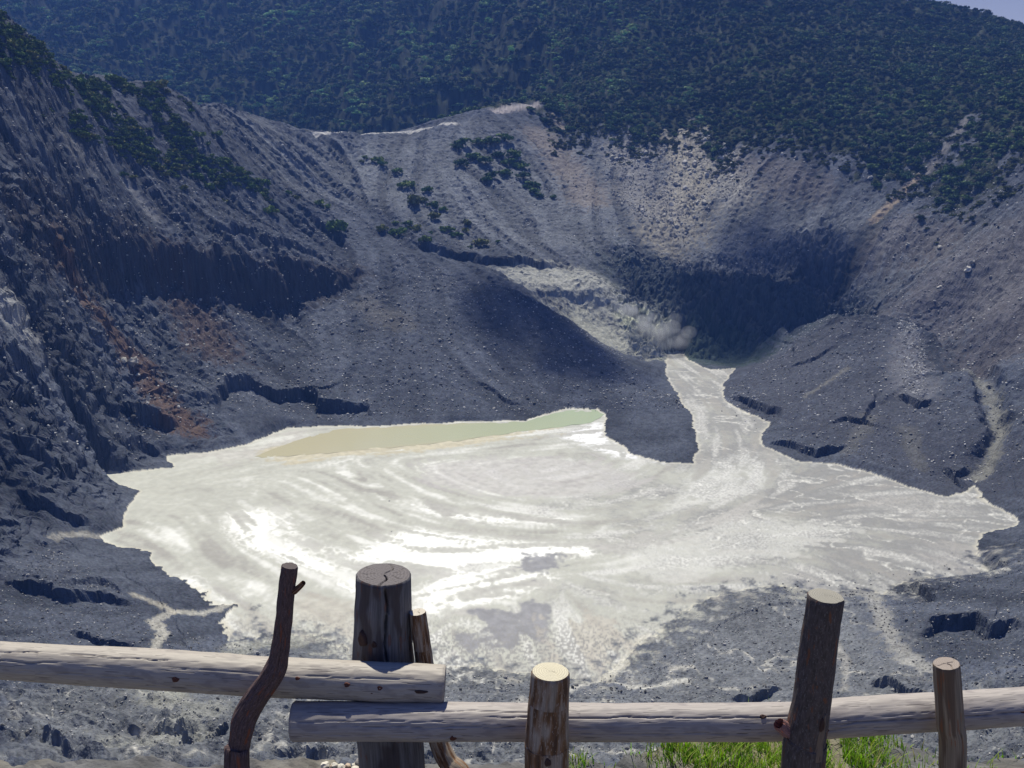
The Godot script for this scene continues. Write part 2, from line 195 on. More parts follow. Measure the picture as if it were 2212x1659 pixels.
const BOULDERS := [
	81.3, 844, 3.4, 102.1, 844, 3, 138.5, 822, 4.4, 140.1, 808, 5.1, 140.2, 838, 3.8, 141.2, 792, 4.3, 129.4, 784, 3.9, 124.2, 772, 4.2,
	115.9, 762, 3.8, 110, 756, 3.4, 116.7, 742, 4.7, 122.3, 734, 4, 110, 730, 4, 104, 722, 3.3, 113.4, 718, 4, 116.2, 714, 3.3,
	130, 764, 3.8, 133.1, 750, 3.4, 141.3, 770, 3.1, 166.5, 776, 3.5, 170.6, 762, 3.1, 172.2, 788, 3.2, 200.4, 760, 3.8, 208.1, 750, 3,
	184.5, 764, 3.1, 162.5, 792, 4.3, 161.6, 828, 3, 90.1, 818, 3.3, 102.2, 810, 3.7, 106, 796, 3.2, 93.8, 800, 2.9, 246.7, 702, 3.8,
	298.2, 744, 3.3, 296.4, 730, 3, 257.7, 564, 4.7, 260.8, 566, 3.1, 256.8, 602, 3.3, 199, 540, 2, 265.3, 552, 2.3, 255.5, 498, 2.8,
	243.6, 566, 2.6, 256, 580, 2.1, 244.4, 620, 2.9, 72.6, 830, 3, 27.4, 820, 3, 8.7, 802, 2.9, -16.3, 784, 3.2, -170.6, 440, 5.4,
	-174.2, 438, 3.3,
]
const ROCKFALL := [112.2, 850, 150.3, 850, 161.6, 828, 174.9, 784, 181.2, 748, 164, 728, 145.8, 736, 127.8, 704, 107.5, 698, 93.8, 720, 76.7, 750, 69.9, 794, 81.1, 842]
const PALE_HILLSIDE := [211.6, 550, 221, 534, 204.7, 482, 184.2, 434, 178.5, 442, 198.8, 496]
const CLOUD_SHADE := [6.4, 574, 33.9, 19.2, 550, 22.2, 33.9, 534, 13.4, -12.5, 580, 38.8, -1.6, 554, 27.5, 48.2, 522, 8.1, 151.1, 606, 34.2, 132.6, 612, 34.7, 164, 600, 31.8, 177.8, 600, 33.6, 190.4, 594, 28.2, 140.5, 592, 16.2, 158.4, 586, 18.1, 181.8, 662, 52.8, 107.8, 636, 37.9, 121.6, 632, 42.7, 166.1, 672, 48.8, 193, 654, 56.3]
const RAIL_UPPER := [-2.078, 128.508, -2.700, 0.052, -1.736, 128.490, -2.700, 0.053, -1.530, 128.475, -2.700, 0.055, -1.035, 128.443, -2.700, 0.060, -0.731, 128.421, -2.700, 0.059, -0.426, 128.406, -2.700, 0.058, -0.202, 128.395, -2.700, 0.058]
const RAIL_LOWER := [-0.652, 128.309, -2.640, 0.058, -0.283, 128.308, -2.640, 0.057, 0.061, 128.306, -2.640, 0.056, 0.473, 128.305, -2.640, 0.056, 0.817, 128.309, -2.640, 0.056, 1.022, 128.325, -2.640, 0.057, 1.295, 128.343, -2.640, 0.056, 1.515, 128.359, -2.640, 0.055, 1.838, 128.380, -2.640, 0.055]
const POST_THICK := [-0.393, 127.688, -2.870, 0.116, -0.393, 128.023, -2.870, 0.107, -0.404, 128.259, -2.870, 0.100, -0.407, 128.423, -2.870, 0.093, -0.405, 128.535, -2.870, 0.090, -0.400, 128.622, -2.870, 0.087, -0.398, 128.676, -2.870, 0.086]
const POST_PROP := [-0.068, 127.844, -2.740, 0.044, -0.156, 128.001, -2.780, 0.038, -0.204, 128.062, -2.800, 0.032, -0.235, 128.124, -2.820, 0.030, -0.252, 128.217, -2.830, 0.029, -0.274, 128.375, -2.840, 0.028, -0.287, 128.503, -2.840, 0.027, -0.293, 128.563, -2.840, 0.026]
const POST_SHORT := [0.100, 127.955, -2.500, 0.068, 0.099, 128.254, -2.500, 0.063, 0.099, 128.337, -2.500, 0.062, 0.101, 128.425, -2.500, 0.058, 0.105, 128.498, -2.500, 0.055, 0.107, 128.554, -2.500, 0.053]
const POST_BARK := [0.830, 127.963, -2.490, 0.065, 0.828, 128.254, -2.500, 0.061, 0.831, 128.359, -2.500, 0.056, 0.839, 128.483, -2.500, 0.052, 0.845, 128.626, -2.500, 0.050, 0.851, 128.724, -2.500, 0.049, 0.854, 128.783, -2.500, 0.048]
const POST_THIN := [1.308, 127.930, -2.530, 0.039, 1.269, 128.242, -2.530, 0.037, 1.248, 128.377, -2.530, 0.037, 1.229, 128.494, -2.530, 0.037, 1.218, 128.562, -2.530, 0.036]
const STAKE := [-0.827, 127.922, -2.520, 0.040, -0.797, 128.226, -2.540, 0.035, -0.788, 128.283, -2.550, 0.031, -0.772, 128.367, -2.560, 0.033, -0.725, 128.447, -2.560, 0.032, -0.676, 128.517, -2.560, 0.031, -0.656, 128.576, -2.560, 0.026, -0.642, 128.665, -2.560, 0.024, -0.632, 128.735, -2.560, 0.023, -0.620, 128.812, -2.560, 0.022, -0.615, 128.844, -2.560, 0.022]
const STAKE_TWIG := [-0.607, 128.769, -2.555, 0.010, -0.589, 128.785, -2.550, 0.008, -0.575, 128.801, -2.545, 0.007]
const BARK_STUB := [0.782, 128.367, -2.500, 0.022, 0.760, 128.385, -2.495, 0.018, 0.748, 128.398, -2.490, 0.016]


var rng := RandomNumberGenerator.new()
var noise_a := FastNoiseLite.new()   # broad
var noise_b := FastNoiseLite.new()   # fine
var noise_c := FastNoiseLite.new()   # cells of stones and clods

# ---- fields on a grid of 2 m: x from -800, distance from 0
const GX := 800
const GD := 870
var relief := PackedFloat32Array()
var gully := PackedFloat32Array()
# ---- streaks in the mud on a grid of 1 m
const MX0 := -220
const MD0 := 190
const MW := 460
const MH := 420
var streak := PackedFloat32Array()
var flow_dir := PackedVector2Array()
# ---- lines near each cell of 16 m
const CELL := 16.0
const CW := 110
const CH := 112
var shore_near: Array = []
var step_near: Array = []
var patch_near: Array = []
var segs_shore: Array = []
var segs_step: Array = []
var segs_patch: Array = []
var shore := PackedVector2Array()
var back_wall := PackedVector2Array()
var near_fan := PackedVector2Array()
var mud_polys: Array = []
var forest_poly := PackedVector2Array()
var thicket := PackedVector2Array()
var pond_poly := PackedVector2Array()


func _ready() -> void:
	# ------------------------------------------------------------ camera, sky, sun, air
	var cam := Camera3D.new()
	cam.name = "camera"
	cam.fov = 42.02
	cam.near = 0.05
	cam.far = 6000.0
	add_child(cam)
	cam.position = Vector3(0, EYE, 0)
	cam.rotation_degrees = Vector3(-14, 0, 0)
	cam.current = true
	var env := Environment.new()
	env.background_mode = Environment.BG_SKY
	env.sky = Sky.new()
	var sky := ProceduralSkyMaterial.new()
	sky.sky_top_color = Color(0.30, 0.45, 0.80)
	sky.sky_horizon_color = Color(1.08, 1.1, 1.16)
	sky.sky_curve = 0.11
	sky.ground_bottom_color = Color(0.2, 0.22, 0.27)
	sky.ground_horizon_color = Color(0.5, 0.55, 0.7)
	sky.sky_energy_multiplier = 0.66
	sky.sun_angle_max = 20.0
	env.sky.sky_material = sky
	env.tonemap_mode = Environment.TONE_MAPPER_LINEAR
	env.tonemap_exposure = 1.3
	env.fog_enabled = true
	env.fog_density = 0.00017
	env.fog_light_color = Color(0.42, 0.62, 1.0)
	env.volumetric_fog_enabled = true
	env.volumetric_fog_density = 0.0
	env.sdfgi_enabled = true
	env.ssao_enabled = true
	env.ssil_enabled = true
	var we := WorldEnvironment.new()
	we.name = "world_environment"
	we.environment = env
	add_child(we)
	var sun := DirectionalLight3D.new()
	sun.name = "sun"
	sun.light_color = Color(1.0, 0.98, 0.91)
	sun.light_energy = 1.55
	sun.light_angular_distance = 0.5
	sun.shadow_enabled = true
	add_child(sun)
	sun.look_at_from_position(Vector3(-0.08, 0.88, -0.47), Vector3.ZERO)

	rng.seed = 7
	var t0 := Time.get_ticks_msec()
	setup_noise()
	setup_shapes()
	build_relief()
	print("relief ", Time.get_ticks_msec() - t0)
	build_streaks()
	print("streaks ", Time.get_ticks_msec() - t0)
	build_terrain()
	print("terrain ", Time.get_ticks_msec() - t0)
	build_pond()
	build_ledge()
	build_clouds()
	build_fence()
	print("fence ", Time.get_ticks_msec() - t0)
	build_vegetation()
	print("plants ", Time.get_ticks_msec() - t0)
	build_rocks()
	build_steam()
	build_grass()
	print("all ", Time.get_ticks_msec() - t0)


# ---------------------------------------------------------------- naming
func tag(o: Node, label: String, category: String, group := "") -> Node:
	o.set_meta("label", label)
	o.set_meta("category", category)
	if group:
		o.set_meta("group", group)
	return o


func put(called: String, mesh: Mesh, material: Material, parent: Node = self) -> MeshInstance3D:
	var o := MeshInstance3D.new()
	o.name = called
	o.mesh = mesh
	o.material_override = material
	parent.add_child(o, true)
	return o


func setting(called: String, mesh: Mesh, material: Material) -> MeshInstance3D:
	var o := put(called, mesh, material)
	o.set_meta("kind", "structure")
	return o


var used := {}
func numbered(called: String) -> String:
	var n: int = used.get(called, -1) + 1
	used[called] = n
	return called if n == 0 else "%s_%03d" % [called, n]


func lin(r: float, g: float, b: float) -> Color:
	return Color(r, g, b).linear_to_srgb()


func mat(r: float, g: float, b: float, rough := 0.9, spec := 0.3) -> StandardMaterial3D:
	var m := StandardMaterial3D.new()
	m.albedo_color = lin(r, g, b)
	m.roughness = rough
	m.metallic_specular = spec
	return m


# ---------------------------------------------------------------- the relief
func setup_noise() -> void:
	noise_a.noise_type = FastNoiseLite.TYPE_SIMPLEX_SMOOTH
	noise_a.seed = 11
	noise_a.frequency = 0.02
	noise_a.fractal_octaves = 3
	noise_b.noise_type = FastNoiseLite.TYPE_SIMPLEX
	noise_b.seed = 23
	noise_b.frequency = 0.16
	noise_b.fractal_octaves = 3
	noise_c.noise_type = FastNoiseLite.TYPE_CELLULAR
	noise_c.seed = 5
	noise_c.frequency = 0.22
	noise_c.cellular_return_type = FastNoiseLite.RETURN_DISTANCE


func outline(a: Array) -> PackedVector2Array:
	var p := PackedVector2Array()
	for i in range(0, a.size(), 2):
		p.append(Vector2(a[i], a[i + 1]))
	return p


func near_lists(segs: Array, reach_of: Callable) -> Array:
	var lists: Array = []
	lists.resize(CW * CH)
	for n in segs.size():
		var s: Array = segs[n]
		var reach: float = reach_of.call(s)
		var x0 := int(floor((minf(s[0].x, s[1].x) - reach + 880.0) / CELL))
		var x1 := int(floor((maxf(s[0].x, s[1].x) + reach + 880.0) / CELL))
		var y0 := int(floor((minf(s[0].y, s[1].y) - reach) / CELL))
		var y1 := int(floor((maxf(s[0].y, s[1].y) + reach) / CELL))
		for y in range(maxi(y0, 0), mini(y1, CH - 1) + 1):
			for x in range(maxi(x0, 0), mini(x1, CW - 1) + 1):
				if lists[y * CW + x] == null:
					lists[y * CW + x] = []
				lists[y * CW + x].append(n)
	return lists


func setup_shapes() -> void:
	shore = outline(MUD_SHORE)
	back_wall = outline(BACK_WALL)
	near_fan = outline(NEAR_FAN)
	thicket = outline(THICKET)
	pond_poly = outline(POND)
	forest_poly = outline(FOREST_EDGE.slice(2))
	for p in [Vector2(460, 600), Vector2(680, 800), Vector2(720, 1400), Vector2(20, 1400), Vector2(26, 900)]:
		forest_poly.append(p)
	for m in MUD_PATCHES:
		var p := outline(m.slice(4))
		var box := Rect2(p[0], Vector2.ZERO)
		for q in p:
			box = box.expand(q)
		mud_polys.append([box.grow(9.0), Vector3(m[0], m[1], m[2]), m[3], p])
	for i in shore.size():
		segs_shore.append([shore[i], shore[(i + 1) % shore.size()]])
	for s in STEPS:
		var p := outline(s.slice(3))
		var along := 0.0
		var total := 0.0
		for i in p.size() - 1:
			total += p[i].distance_to(p[i + 1])
		for i in p.size() - 1:
			var l := p[i].distance_to(p[i + 1])
			segs_step.append([p[i], p[i + 1], s[0], s[1], s[2], along, total, segs_step.size() - i])
			along += l
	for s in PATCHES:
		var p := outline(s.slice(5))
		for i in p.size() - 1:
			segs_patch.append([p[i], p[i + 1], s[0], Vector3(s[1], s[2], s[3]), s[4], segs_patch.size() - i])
	for s in [PATCHES[18], PATCHES[15], PATCHES[16]]:
		bald.append([s, outline(s.slice(5))])
	shore_near = near_lists(segs_shore, func(_s): return 12.0)
	step_near = near_lists(segs_step, func(s): return s[4] * 2.6)
	patch_near = near_lists(segs_patch, func(s): return s[2] * 1.7 + 2.0)


func build_relief() -> void:
	# thin-plate surface through the control points, on a grid of 16 m, then refined to 2 m
	var n := RELIEF.size() / 3
	var px := PackedFloat64Array()
	var py := PackedFloat64Array()
	for i in n:
		px.append(RELIEF[i * 3] / 100.0)
		py.append(RELIEF[i * 3 + 1] / 100.0)
	var size := n + 3
	var rows: Array = []
	for i in size:
		var r := PackedFloat64Array()
		r.resize(size + 1)
		if i < n:
			for j in n:
				var dx := px[i] - px[j]
				var dy := py[i] - py[j]
				var q := dx * dx + dy * dy
				r[j] = 0.5 * q * log(q) if q > 1e-12 else 0.0
			r[i] += 0.003
			r[n] = 1.0
			r[n + 1] = px[i]
			r[n + 2] = py[i]
			r[size] = RELIEF[i * 3 + 2]
		else:
			for j in n:
				r[j] = 1.0 if i == n else px[j] if i == n + 1 else py[j]
		rows.append(r)
	for c in size:
		var best := c
		for r in range(c + 1, size):
			if absf(rows[r][c]) > absf(rows[best][c]):
				best = r
		var swap = rows[c]
		rows[c] = rows[best]
		rows[best] = swap
		var pivot: PackedFloat64Array = rows[c]
		var inv := 1.0 / pivot[c]
		for r in range(c + 1, size):
			var row: PackedFloat64Array = rows[r]
			var k := row[c] * inv
			if k != 0.0:
				for j in range(c, size + 1):
					row[j] -= k * pivot[j]
				rows[r] = row
	var w := PackedFloat64Array()
	w.resize(size)
	for c in range(size - 1, -1, -1):
		var row: PackedFloat64Array = rows[c]
		var sum := row[size]
		for j in range(c + 1, size):
			sum -= row[j] * w[j]
		w[c] = sum / row[c]
	var cw := 100
	var ch := 109
	var lines: Array = []
	lines.resize(ch)
	var job := func(y: int) -> void:
		var line := PackedFloat32Array()
		line.resize(cw)
		var d := (y * 16.0 + 7.0) / 100.0
		for x in cw:
			var xx := (x * 16.0 + 7.0 - 800.0) / 100.0
			var h := w[n] + w[n + 1] * xx + w[n + 2] * d
			for i in n:
				var dx := xx - px[i]
				var dy := d - py[i]
				var q := dx * dx + dy * dy + 1e-12
				h += w[i] * 0.5 * q * log(q)
			line[x] = h
		lines[y] = line
	run(job, ch)
	var all := PackedFloat32Array()
	for l in lines:
		all.append_array(l)
	var im := Image.create_from_data(cw, ch, false, Image.FORMAT_RF, all.to_byte_array())
	im.resize(GX, GD, Image.INTERPOLATE_CUBIC)
	relief = im.get_data().to_float32_array()
	# gullies: noise smeared down the fall line
	var made: Array = []
	made.resize(GD)
	var smear := func(y: int) -> void:
		var line := PackedFloat32Array()
		line.resize(GX)
		if y > 40 and y < 480:
			for x in GX:
				var wx := x * 2.0 - 800.0
				var wd := y * 2.0
				if absf(wx) > wd * 0.72 + 20.0:
					continue
				var sum := 0.0
				var sx := wx
				var sd := wd
				for k in 11:
					sum += noise_b.get_noise_2d(sx * 0.62, sd * 0.62) + 0.8 * noise_b.get_noise_2d(sx * 0.23 + 300.0, sd * 0.23)
					var g := slope_at(sx, sd)
					sx -= g.x * 5.0
					sd -= g.y * 5.0
				sx = wx
				sd = wd
				for k in 9:
					var g := slope_at(sx, sd)
					sx += g.x * 5.0
					sd += g.y * 5.0
					sum += noise_b.get_noise_2d(sx * 0.62, sd * 0.62) + 0.8 * noise_b.get_noise_2d(sx * 0.23 + 300.0, sd * 0.23)
				line[x] = sum / 20.0 * 3.4
		made[y] = line
	run(smear, GD)
	for l in made:
		gully.append_array(l)


func slope_at(x: float, d: float) -> Vector2:
	# unit vector uphill
	var i := clampi(int((x + 800.0) * 0.5), 1, GX - 2)
	var j := clampi(int(d * 0.5), 1, GD - 2)
	var k := j * GX + i
	var g := Vector2(relief[k + 1] - relief[k - 1], relief[k + GX] - relief[k - GX])
	return g.normalized()


func run(job: Callable, count: int) -> void:
	var id := WorkerThreadPool.add_group_task(job, count)
	WorkerThreadPool.wait_for_group_task_completion(id)


func field(a: PackedFloat32Array, x: float, d: float) -> float:
	var fx := clampf((x + 800.0) * 0.5, 0.0, GX - 1.01)
	var fy := clampf(d * 0.5, 0.0, GD - 1.01)
	var i := int(fx)
	var j := int(fy)
	fx -= i
	fy -= j
	var k := j * GX + i
	return lerpf(lerpf(a[k], a[k + 1], fx), lerpf(a[k + GX], a[k + GX + 1], fx), fy)


func shore_distance(x: float, d: float) -> float:
	# metres outside the mud (negative inside), cut off at 12
	var ci := clampi(int((x + 880.0) / CELL), 0, CW - 1)
	var cj := clampi(int(d / CELL), 0, CH - 1)
	if d < 190.0 or d > 620.0 or x < -240.0 or x > 250.0:
		return 12.0
	var p := Vector2(x, d)
	var near = shore_near[cj * CW + ci]
	var best := 144.0
	if near != null:
		for n in near:
			var s: Array = segs_shore[n]
			best = minf(best, p.distance_squared_to(Geometry2D.get_closest_point_to_segment(p, s[0], s[1])))
	return -sqrt(best) if Geometry2D.is_point_in_polygon(p, shore) else sqrt(best)


func ground(x: float, d: float, sd: float) -> float:
	var h := field(relief, x, d)
	var na := noise_a.get_noise_2d(x, d)
	var nb := noise_b.get_noise_2d(x, d)
	var high := clampf((h - 3.0) / 25.0, 0.0, 1.0)
	if d < 1000.0:
		var g := field(gully, x, d)
		var wall := clampf((d - 560.0) / 90.0, 0.0, 1.0)
		var flank := clampf((-90.0 - x) / 40.0, 0.0, 1.0)
		h += (1.6 - absf(g) * 4.2 + g * 1.3) * (0.15 + 0.85 * high) * (0.45 + 1.1 * maxf(wall * 0.3, flank * (0.45 if d < 520.0 else 1.0))) * (0.8 + 0.6 * na)
		h += nb * (0.2 + 0.3 * high) + na * 2.2 * high
		if x > 60.0 and x < 225.0 and d > 570.0 and d < 690.0:
			# eroded gullies of the shaded ridge behind the vent
			var k := smoothstep(0.0, 20.0, minf(minf(x - 60.0, 225.0 - x), minf(d - 570.0, 690.0 - d)))
			h += k * (9.0 * (0.18 - absf(noise_a.get_noise_2d(x * 2.6 + d * 0.8, d * 0.9))) + 2.5 * nb)
		if x < -130.0 + na * 30.0 and d < 520.0:
			# broken rock of the wall on this side
			var rough := clampf((-130.0 - x + na * 30.0) / 40.0, 0.0, 1.0)
			var wx := x + 14.0 * noise_a.get_noise_2d(d * 1.7, x * 1.7 + 90.0)
			var wd := d + 14.0 * noise_a.get_noise_2d(x * 1.7 + 300.0, d * 1.7)
			h += rough * (5.0 * (0.25 - absf(noise_a.get_noise_2d(wx * 1.6, wd * 1.6))) + 2.6 * (0.2 - absf(noise_b.get_noise_2d(wx * 0.42, wd * 0.42))) + 0.35 * nb)
		if d < 235.0:
			var low := clampf((215.0 - d) / 25.0, 0.0, 1.0)
			h += (3.0 * (0.2 - absf(noise_b.get_noise_2d(x * 0.3, d * 0.24))) + 0.9 * noise_b.get_noise_2d(x * 0.8, d * 0.8)) * (0.25 + low) + 0.2 * nb
	else:
		h += na * 9.0 + 46.0 * (0.3 - absf(noise_a.get_noise_2d(x * 0.42 + 200.0, d * 0.12))) * clampf((d - 1000.0) / 150.0, 0.0, 1.0)
	var ci := clampi(int((x + 880.0) / CELL), 0, CW - 1)
	var cj := clampi(int(d / CELL), 0, CH - 1)
	var near = step_near[cj * CW + ci]
	if near != null:
		var p := Vector2(x, d)
		var best := {}
		for n in near:
			var s: Array = segs_step[n]
			var a: Vector2 = s[0]
			var b: Vector2 = s[1]
			var q := Geometry2D.get_closest_point_to_segment(p, a, b)
			var l := p.distance_to(q)
			if not best.has(s[7]) or l < best[s[7]][0]:
				best[s[7]] = [l, n, q]
		for line in best:
			var it: Array = best[line]
			var s: Array = segs_step[it[1]]
			var a: Vector2 = s[0]
			var b: Vector2 = s[1]
			var side := signf((b - a).cross(p - a))
			var t: float = (s[5] + a.distance_to(it[2])) / s[6]
			var ends := clampf(minf(t, 1.0 - t) * 5.0 + 0.04, 0.0, 1.0)
			var off: float = it[0] * side + (noise_b.get_noise_2d(x * 0.5, d * 0.5) * 1.4 + na * 2.5) * minf(1.0, s[3]) + noise_a.get_noise_2d(x * 1.9 + 30.0, d * 1.9) * minf(9.0, absf(s[2]) * 0.5)
			h += s[2] * (smoothstep(-s[3], s[3], off) - 0.5) * exp(-absf(off) / s[4]) * ends
	if d < 640.0:
		h = maxf(h, 0.15 + 0.18 * nb)
	if sd < 12.0:
		var land := maxf(h, 0.15 + 0.18 * nb)
		h = lerpf(0.06 * nb, land, smoothstep(-0.3, 5.0, sd)) if sd > -0.3 else 0.10 * noise_b.get_noise_2d(x * 0.5, d * 0.5) + 0.04 * nb
		if sd < -0.5 and d > 380.0 and d < 490.0 and x > -110.0 and x < 70.0:
			h -= clampf(-poly_distance(Vector2(x, d), pond_poly) * 0.05, 0.0, 0.3)
		if sd > -0.3:
			h += 0.35 * smoothstep(-0.3, 0.6, sd)
	return h


func height_at(x: float, d: float) -> float:
	return ground(x, d, shore_distance(x, d))


func spot(x: float, d: float, lift := 0.0) -> Vector3:
	return Vector3(x, height_at(x, d) + lift, -d)


func build_streaks() -> void:
	# direction of flow on a grid of 8 m, then noise smeared along it
	var fw := MW / 8 + 2
	var fh := MH / 8 + 2
	flow_dir.resize(fw * fh)
	var guides: Array = []
	for g in MUD_FLOW:
		var p := outline(g)
		for i in p.size() - 1:
			guides.append([p[i], p[i + 1], (p[i + 1] - p[i]).normalized()])
	for y in fh:
		for x in fw:
			var p := Vector2(MX0 + x * 8, MD0 + y * 8)
			var sum := Vector2.ZERO
			for g in guides:
				var q := Geometry2D.get_closest_point_to_segment(p, g[0], g[1])
				sum += g[2] / (20.0 + p.distance_squared_to(q)) ** 1.5
			flow_dir[y * fw + x] = sum.normalized()
	var made: Array = []
	made.resize(MH)
	var smear := func(y: int) -> void:
		var line := PackedFloat32Array()
		line.resize(MW)
		for x in MW:
			var sum := 0.0
			var total := 0.0
			for way in [-1.0, 1.0]:
				var p := Vector2(MX0 + x, MD0 + y)
				for k in 8:
					var i := clampi(int((p.x - MX0) / 8.0 + 0.5), 0, fw - 1)
					var j := clampi(int((p.y - MD0) / 8.0 + 0.5), 0, fh - 1)
					var wgt := 1.0 - k * 0.08
					sum += wgt * (noise_b.get_noise_2d(p.x * 1.5 + 90.0, p.y * 0.9) + noise_b.get_noise_2d(p.x * 0.45, p.y * 0.34 + 70.0))
					total += wgt
					p += flow_dir[j * fw + i] * 2.2 * way
			line[x] = sum / total
		made[y] = line
	run(smear, MH)
	for l in made:
		streak.append_array(l)


func streak_at(x: float, d: float) -> float:
	var fx := clampf(x - MX0, 0.0, MW - 1.01)
	var fy := clampf(d - MD0, 0.0, MH - 1.01)
	var i := int(fx)
	var j := int(fy)
	fx -= i
	fy -= j
	var k := j * MW + i
	return lerpf(lerpf(streak[k], streak[k + 1], fx), lerpf(streak[k + MW], streak[k + MW + 1], fx), fy)


func poly_distance(p: Vector2, poly: PackedVector2Array) -> float:
	var best := 1e9
	for i in poly.size():
		best = minf(best, p.distance_squared_to(Geometry2D.get_closest_point_to_segment(p, poly[i], poly[(i + 1) % poly.size()])))
	return -sqrt(best) if Geometry2D.is_point_in_polygon(p, poly) else sqrt(best)


func mud_color(x: float, d: float, sd: float) -> Vector3:
	var s := streak_at(x, d)
	var nb := noise_b.get_noise_2d(x * 1.3, d * 1.3)
	var na := noise_a.get_noise_2d(x * 1.5 + 40.0, d * 1.5)
	var c := Vector3(0.375, 0.377, 0.335)
	# the slurry turns greyer and grittier toward the fans on the far bank and the near bank
	var grit := clampf((x - 20.0) / 90.0 + 0.9 * na + 1.2 * s + 0.4 * nb, 0.0, 1.0)
	c = c.lerp(Vector3(0.205, 0.205, 0.197), grit)
	if grit > 0.2:
		var warp := 9.0 * noise_b.get_noise_2d(x * 0.25, d * 0.25)
		var vein := 1.0 - smoothstep(0.0, 0.07, absf(noise_a.get_noise_2d(x * 1.2 + warp, d * 2.0 - warp)))
		c = c.lerp(Vector3(0.52, 0.515, 0.48), vein * clampf(0.75 + nb + na, 0.0, 0.95) * grit)
	var lively := clampf((x + 150.0) / 80.0, 0.12, 1.0) if d > 330.0 else 1.0
	c = c.lerp(Vector3(0.62, 0.62, 0.59).lerp(Vector3(0.46, 0.455, 0.43), grit), clampf(s * 3.0 - 0.16, 0.0, 0.85) * lively)
	c = c.lerp(Vector3(0.24, 0.228, 0.21), clampf(-s * 3.0 - 0.16, 0.0, 0.75) * lively)
	var p := Vector2(x, d)
	for m in mud_polys:
		if m[0].has_point(p):
			var e := poly_distance(p, m[3]) + nb * 3.5 + s * 16.0
			var k: float = clampf(0.5 - e * 0.3, 0.0, 1.0) * m[2]
			if m[1].x > 0.6:
				k *= clampf(0.8 + s * 6.0 + nb * 0.4, 0.15, 1.0)
			if k > 0.0:
				c = c.lerp(m[1] * (1.0 + 0.12 * nb), k)
	if grit > 0.0 or d < 262.0:
		var g := maxf(grit * 0.6, clampf((262.0 - d) / 26.0, 0.0, 0.9))
		var speck := noise_b.get_noise_2d(x * 4.3, d * 2.9) + 0.5 * s
		c = c.lerp(Vector3(0.19, 0.185, 0.18), clampf(speck * 3.0 - 0.6 + g, 0.0, 0.9) * g)
	c *= 1.0 + 0.10 * nb + 0.07 * na
	if sd > -1.4:
		c = c.lerp(Vector3(0.55, 0.52, 0.42), 0.45 * (1.4 + sd))
	return c


func land_color(x: float, d: float, h: float) -> Vector3:
	var na := noise_a.get_noise_2d(x, d)
	var nb := noise_b.get_noise_2d(x, d)
	var nf := noise_b.get_noise_2d(x * 4.1, d * 4.1)
	var p := Vector2(x, d)
	var lines := field(gully, x, d)
	var c := Vector3(0.058, 0.065, 0.084)
	c *= 1.0 + 0.35 * na + 0.45 * lines
	if d > 520.0 and d < 900.0:
		var e := poly_distance(p, back_wall) + na * 25.0
		c = c.lerp(Vector3(0.112, 0.12, 0.136) * (1.0 + 0.42 * lines + 0.3 * na), clampf(0.5 - e / 40.0, 0.0, 1.0))
	elif d < 300.0:
		var e := poly_distance(p, near_fan) + na * 12.0 + nb * 5.0
		var fan := clampf(0.5 - e / 12.0, 0.0, 1.0)
		c = c.lerp(Vector3(0.125, 0.132, 0.145) * (1.0 + 0.35 * na), fan)
		var wx := x + 5.0 * noise_b.get_noise_2d(x * 0.4, d * 0.4)
		var vein := 1.0 - smoothstep(0.0, 0.09, absf(noise_a.get_noise_2d(wx * 1.9 + 60.0, d * 0.9)))
		c = c.lerp(Vector3(0.36, 0.35, 0.32), vein * fan * clampf(0.5 + nb * 1.5 + na, 0.0, 0.9))
	var ci := clampi(int((x + 880.0) / CELL), 0, CW - 1)
	var cj := clampi(int(d / CELL), 0, CH - 1)
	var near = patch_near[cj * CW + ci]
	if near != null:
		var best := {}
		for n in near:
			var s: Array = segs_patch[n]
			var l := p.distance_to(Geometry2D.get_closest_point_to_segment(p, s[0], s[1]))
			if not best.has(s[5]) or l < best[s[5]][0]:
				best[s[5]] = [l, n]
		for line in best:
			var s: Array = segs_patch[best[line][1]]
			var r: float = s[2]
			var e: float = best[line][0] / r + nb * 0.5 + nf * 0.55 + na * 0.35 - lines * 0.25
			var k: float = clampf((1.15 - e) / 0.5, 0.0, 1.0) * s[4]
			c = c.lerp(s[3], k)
	# clods and stones
	c *= 1.0 + 0.45 * nf + 0.22 * nb
	return c


func forested(x: float, d: float) -> bool:
	if x < 60.0 and (d > 985.0 or (x > -75.0 and d > 893.0)):
		return true
	return d > 560.0 and in_forest(Vector2(x, d))


func in_forest(q: Vector2) -> bool:
	var ragged := Vector2(noise_b.get_noise_2d(q.x * 0.35, q.y * 0.35), noise_b.get_noise_2d(q.x * 0.35 + 50.0, q.y * 0.35)) * 22.0
	return Geometry2D.is_point_in_polygon(q + ragged, forest_poly)


